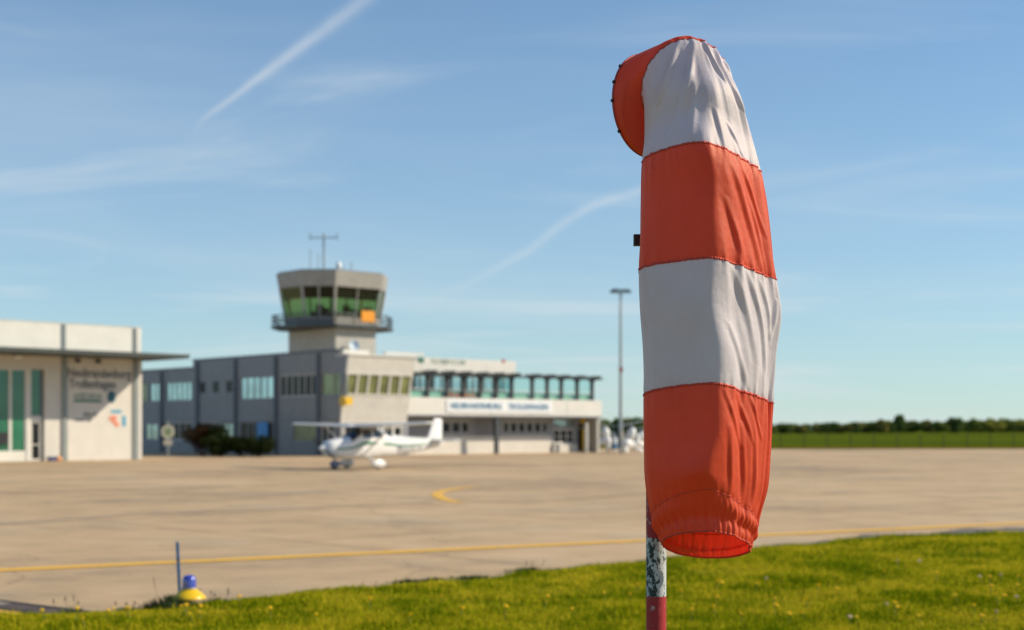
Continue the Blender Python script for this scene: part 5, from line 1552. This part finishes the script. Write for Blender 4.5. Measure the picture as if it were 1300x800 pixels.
sock_band('fabric_band', 5.8, 7.5, 90, RED, 'lower red fabric band')
sock_band('hem', 7.5, 8.0, 260, RED, 'gathered red elastic hem at the open end')
# seams: narrow folded tapes
def seam(s, r, mat, puff=1.0, name='seam'):
    th = np.linspace(0, 2*np.pi, 840, endpoint=False); p = sock_points(np.full(840, s), th)
    p2 = sock_points(np.full(840, s+.004), th); cen = p.mean(0); o_ = (p-cen); o_ /= np.linalg.norm(o_, axis=1)[:, None]
    tq = np.roll(p, -1, 0)-np.roll(p, 1, 0); tq /= np.linalg.norm(tq, axis=1)[:, None]
    b = np.cross(tq, o_); vs = []
    wob = 1+.25*np.sin(th*160)+.15*np.sin(th*77)
    for k in range(6):
        a = 2*math.pi*k/6; vs.append(p + (o_*math.cos(a)*r*.8+b*math.sin(a)*r*1.5)*wob[:, None])
    V = np.stack(vs, 1).reshape(-1, 3); n = 840
    fs = [(i*6+k, i*6+(k+1)%6, ((i+1)%n)*6+(k+1)%6, ((i+1)%n)*6+k) for i in range(n) for k in range(6)]
    me = bpy.data.meshes.new(name); me.from_pydata(V.tolist(), [], fs); me.polygons.foreach_set('use_smooth', [True]*len(fs)); me.materials.append(mat)
    return link(name, me, ws)
for s_ in (1.0, 2.4, 4.0, 5.8): seam(s_, .0028, REDS)
seam(7.5, .0012, REDS); seam(8.0, .0022, REDS)

# pole with peeling bands
def pole_mat():
    m = bpy.data.materials.new('peeling pole paint'); m.use_nodes = True
    t = m.node_tree; b = t.nodes['Principled BSDF']; b.inputs['Roughness'].default_value = .55
    c = N(t, 'ShaderNodeTexCoord'); sp = N(t, 'ShaderNodeSeparateXYZ'); t.links.new(c.outputs['Object'], sp.inputs[0])
    z1 = H+(HY-758)/F*(PY-.03)
    bandf = M_(t, 'FLOOR', M_(t, 'DIVIDE', M_(t, 'SUBTRACT', sp.outputs[2], z1), .1745))
    odd = M_(t, 'MODULO', M_(t, 'ADD', bandf, 40.0), 2.0)       # band directly above z1 is white
    isw = M_(t, 'LESS_THAN', odd, .5)
    def nz(scale, det, ro, zs=1.0):
        mp = N(t, 'ShaderNodeMapping'); mp.inputs['Scale'].default_value = (1,1,zs); t.links.new(c.outputs['Object'], mp.inputs[0])
        n = N(t, 'ShaderNodeTexNoise'); n.inputs['Scale'].default_value = scale; n.inputs['Detail'].default_value = det; n.inputs['Roughness'].default_value = ro
        t.links.new(mp.outputs[0], n.inputs['Vector']); return n.outputs['Fac']
    def step(v, e, w=.015):
        mr = N(t, 'ShaderNodeMapRange'); mr.inputs['From Min'].default_value = e-w; mr.inputs['From Max'].default_value = e+w; t.links.new(v, mr.inputs['Value']); return mr.outputs[0]
    def mixc(f, a, bb):
        x = N(t, 'ShaderNodeMix', data_type='RGBA'); t.links.new(f, x.inputs['Factor'])
        for k, v in (('A', a), ('B', bb)):
            if isinstance(v, tuple): x.inputs[k].default_value = v+(1,)
            else: t.links.new(v, x.inputs[k])
        return x.outputs['Result']
    n = nz(55, 8, .72, .7)
    peelw = step(n, .53); peelr = step(nz(48, 7, .7, .8), .60)
    # white paint peels to the dark coat more towards the left side
    pw = M_(t, 'ADD', n, M_(t, 'MULTIPLY', sp.outputs[0], 2.1)); peelw = step(pw, .465)
    white = mixc(peelw, (.012,.028,.022), (.50,.55,.56))
    red = mixc(peelr, (.38,.018,.022), (.42,.30,.30))
    col = mixc(isw, red, white)
    t.links.new(col, b.inputs['Base Color'])
    bp = N(t, 'ShaderNodeBump'); bp.inputs['Strength'].default_value = .5; bp.inputs['Distance'].default_value = .0012
    t.links.new(M_(t, 'ADD', peelw, M_(t, 'MULTIPLY', n, .5)), bp.inputs['Height']); t.links.new(bp.outputs[0], b.inputs['Normal'])
    return m
pr = 12.8*K
ztp = pt(0, 190, 0).z
m = MB(); m.tube([(0,0,.0),(0,0,ztp)], [pr, pr], 40); m.build('pole', pole_mat(), ws)
m = MB(); m.tube([(0,0,-.02),(0,0,.06)], [.09,.085], 24); m.build('pole_base', MT['galv'], ws)
# hoop and its holder
th = np.linspace(0, 2*np.pi, 97); hp = sock_points(np.full(97, 0.0), th)
m = MB(); m.tube([tuple(p) for p in hp], 1.5*K, 8, caps=False); m.build('hoop', MT['red_paint'], ws)
hc = Vector(RC[0])
m = MB()
topP = Vector((0, 0, ztp-.02))
m.tube([topP, (0,0,ztp+.03), Vector(hp[72 % 97])], [pr*.6, pr*.5, .006], 10)
m.tube([(0,0,ztp), hc, Vector(hp[24])], .005, 8); m.tube([Vector(hp[0]), hc, Vector(hp[48])], .004, 8)
m.build('hoop_holder', MT['dark_metal'], ws)
d0 = Vector(RP[0]).cross(Vector(RW[0])).normalized()
for a in (140, 162, 183, 217, 300, 60, 20):
    p = Vector(sock_points(np.array([.0]), np.array([R(a)]))[0]); o_ = (p-hc).normalized()
    m = MB(); q = o_.to_track_quat('Z', 'Y').to_matrix().to_4x4()
    m.box(-.0035,.0035,-.004,.004,-.003,.007, Matrix.Translation(p) @ q); m.build('clip', MT['black'], ws)
# small black bracket sticking out of the pole
zb1, zb2 = pt(0, 312, 0).z, pt(0, 298, 0).z
m = MB(); m.box(-(833-804.5)*K, -pr*.8, -.012, .016, zb1, zb2)
bk = m.build('bracket', P('black bracket', (.02,.012,.012), .5), ws);
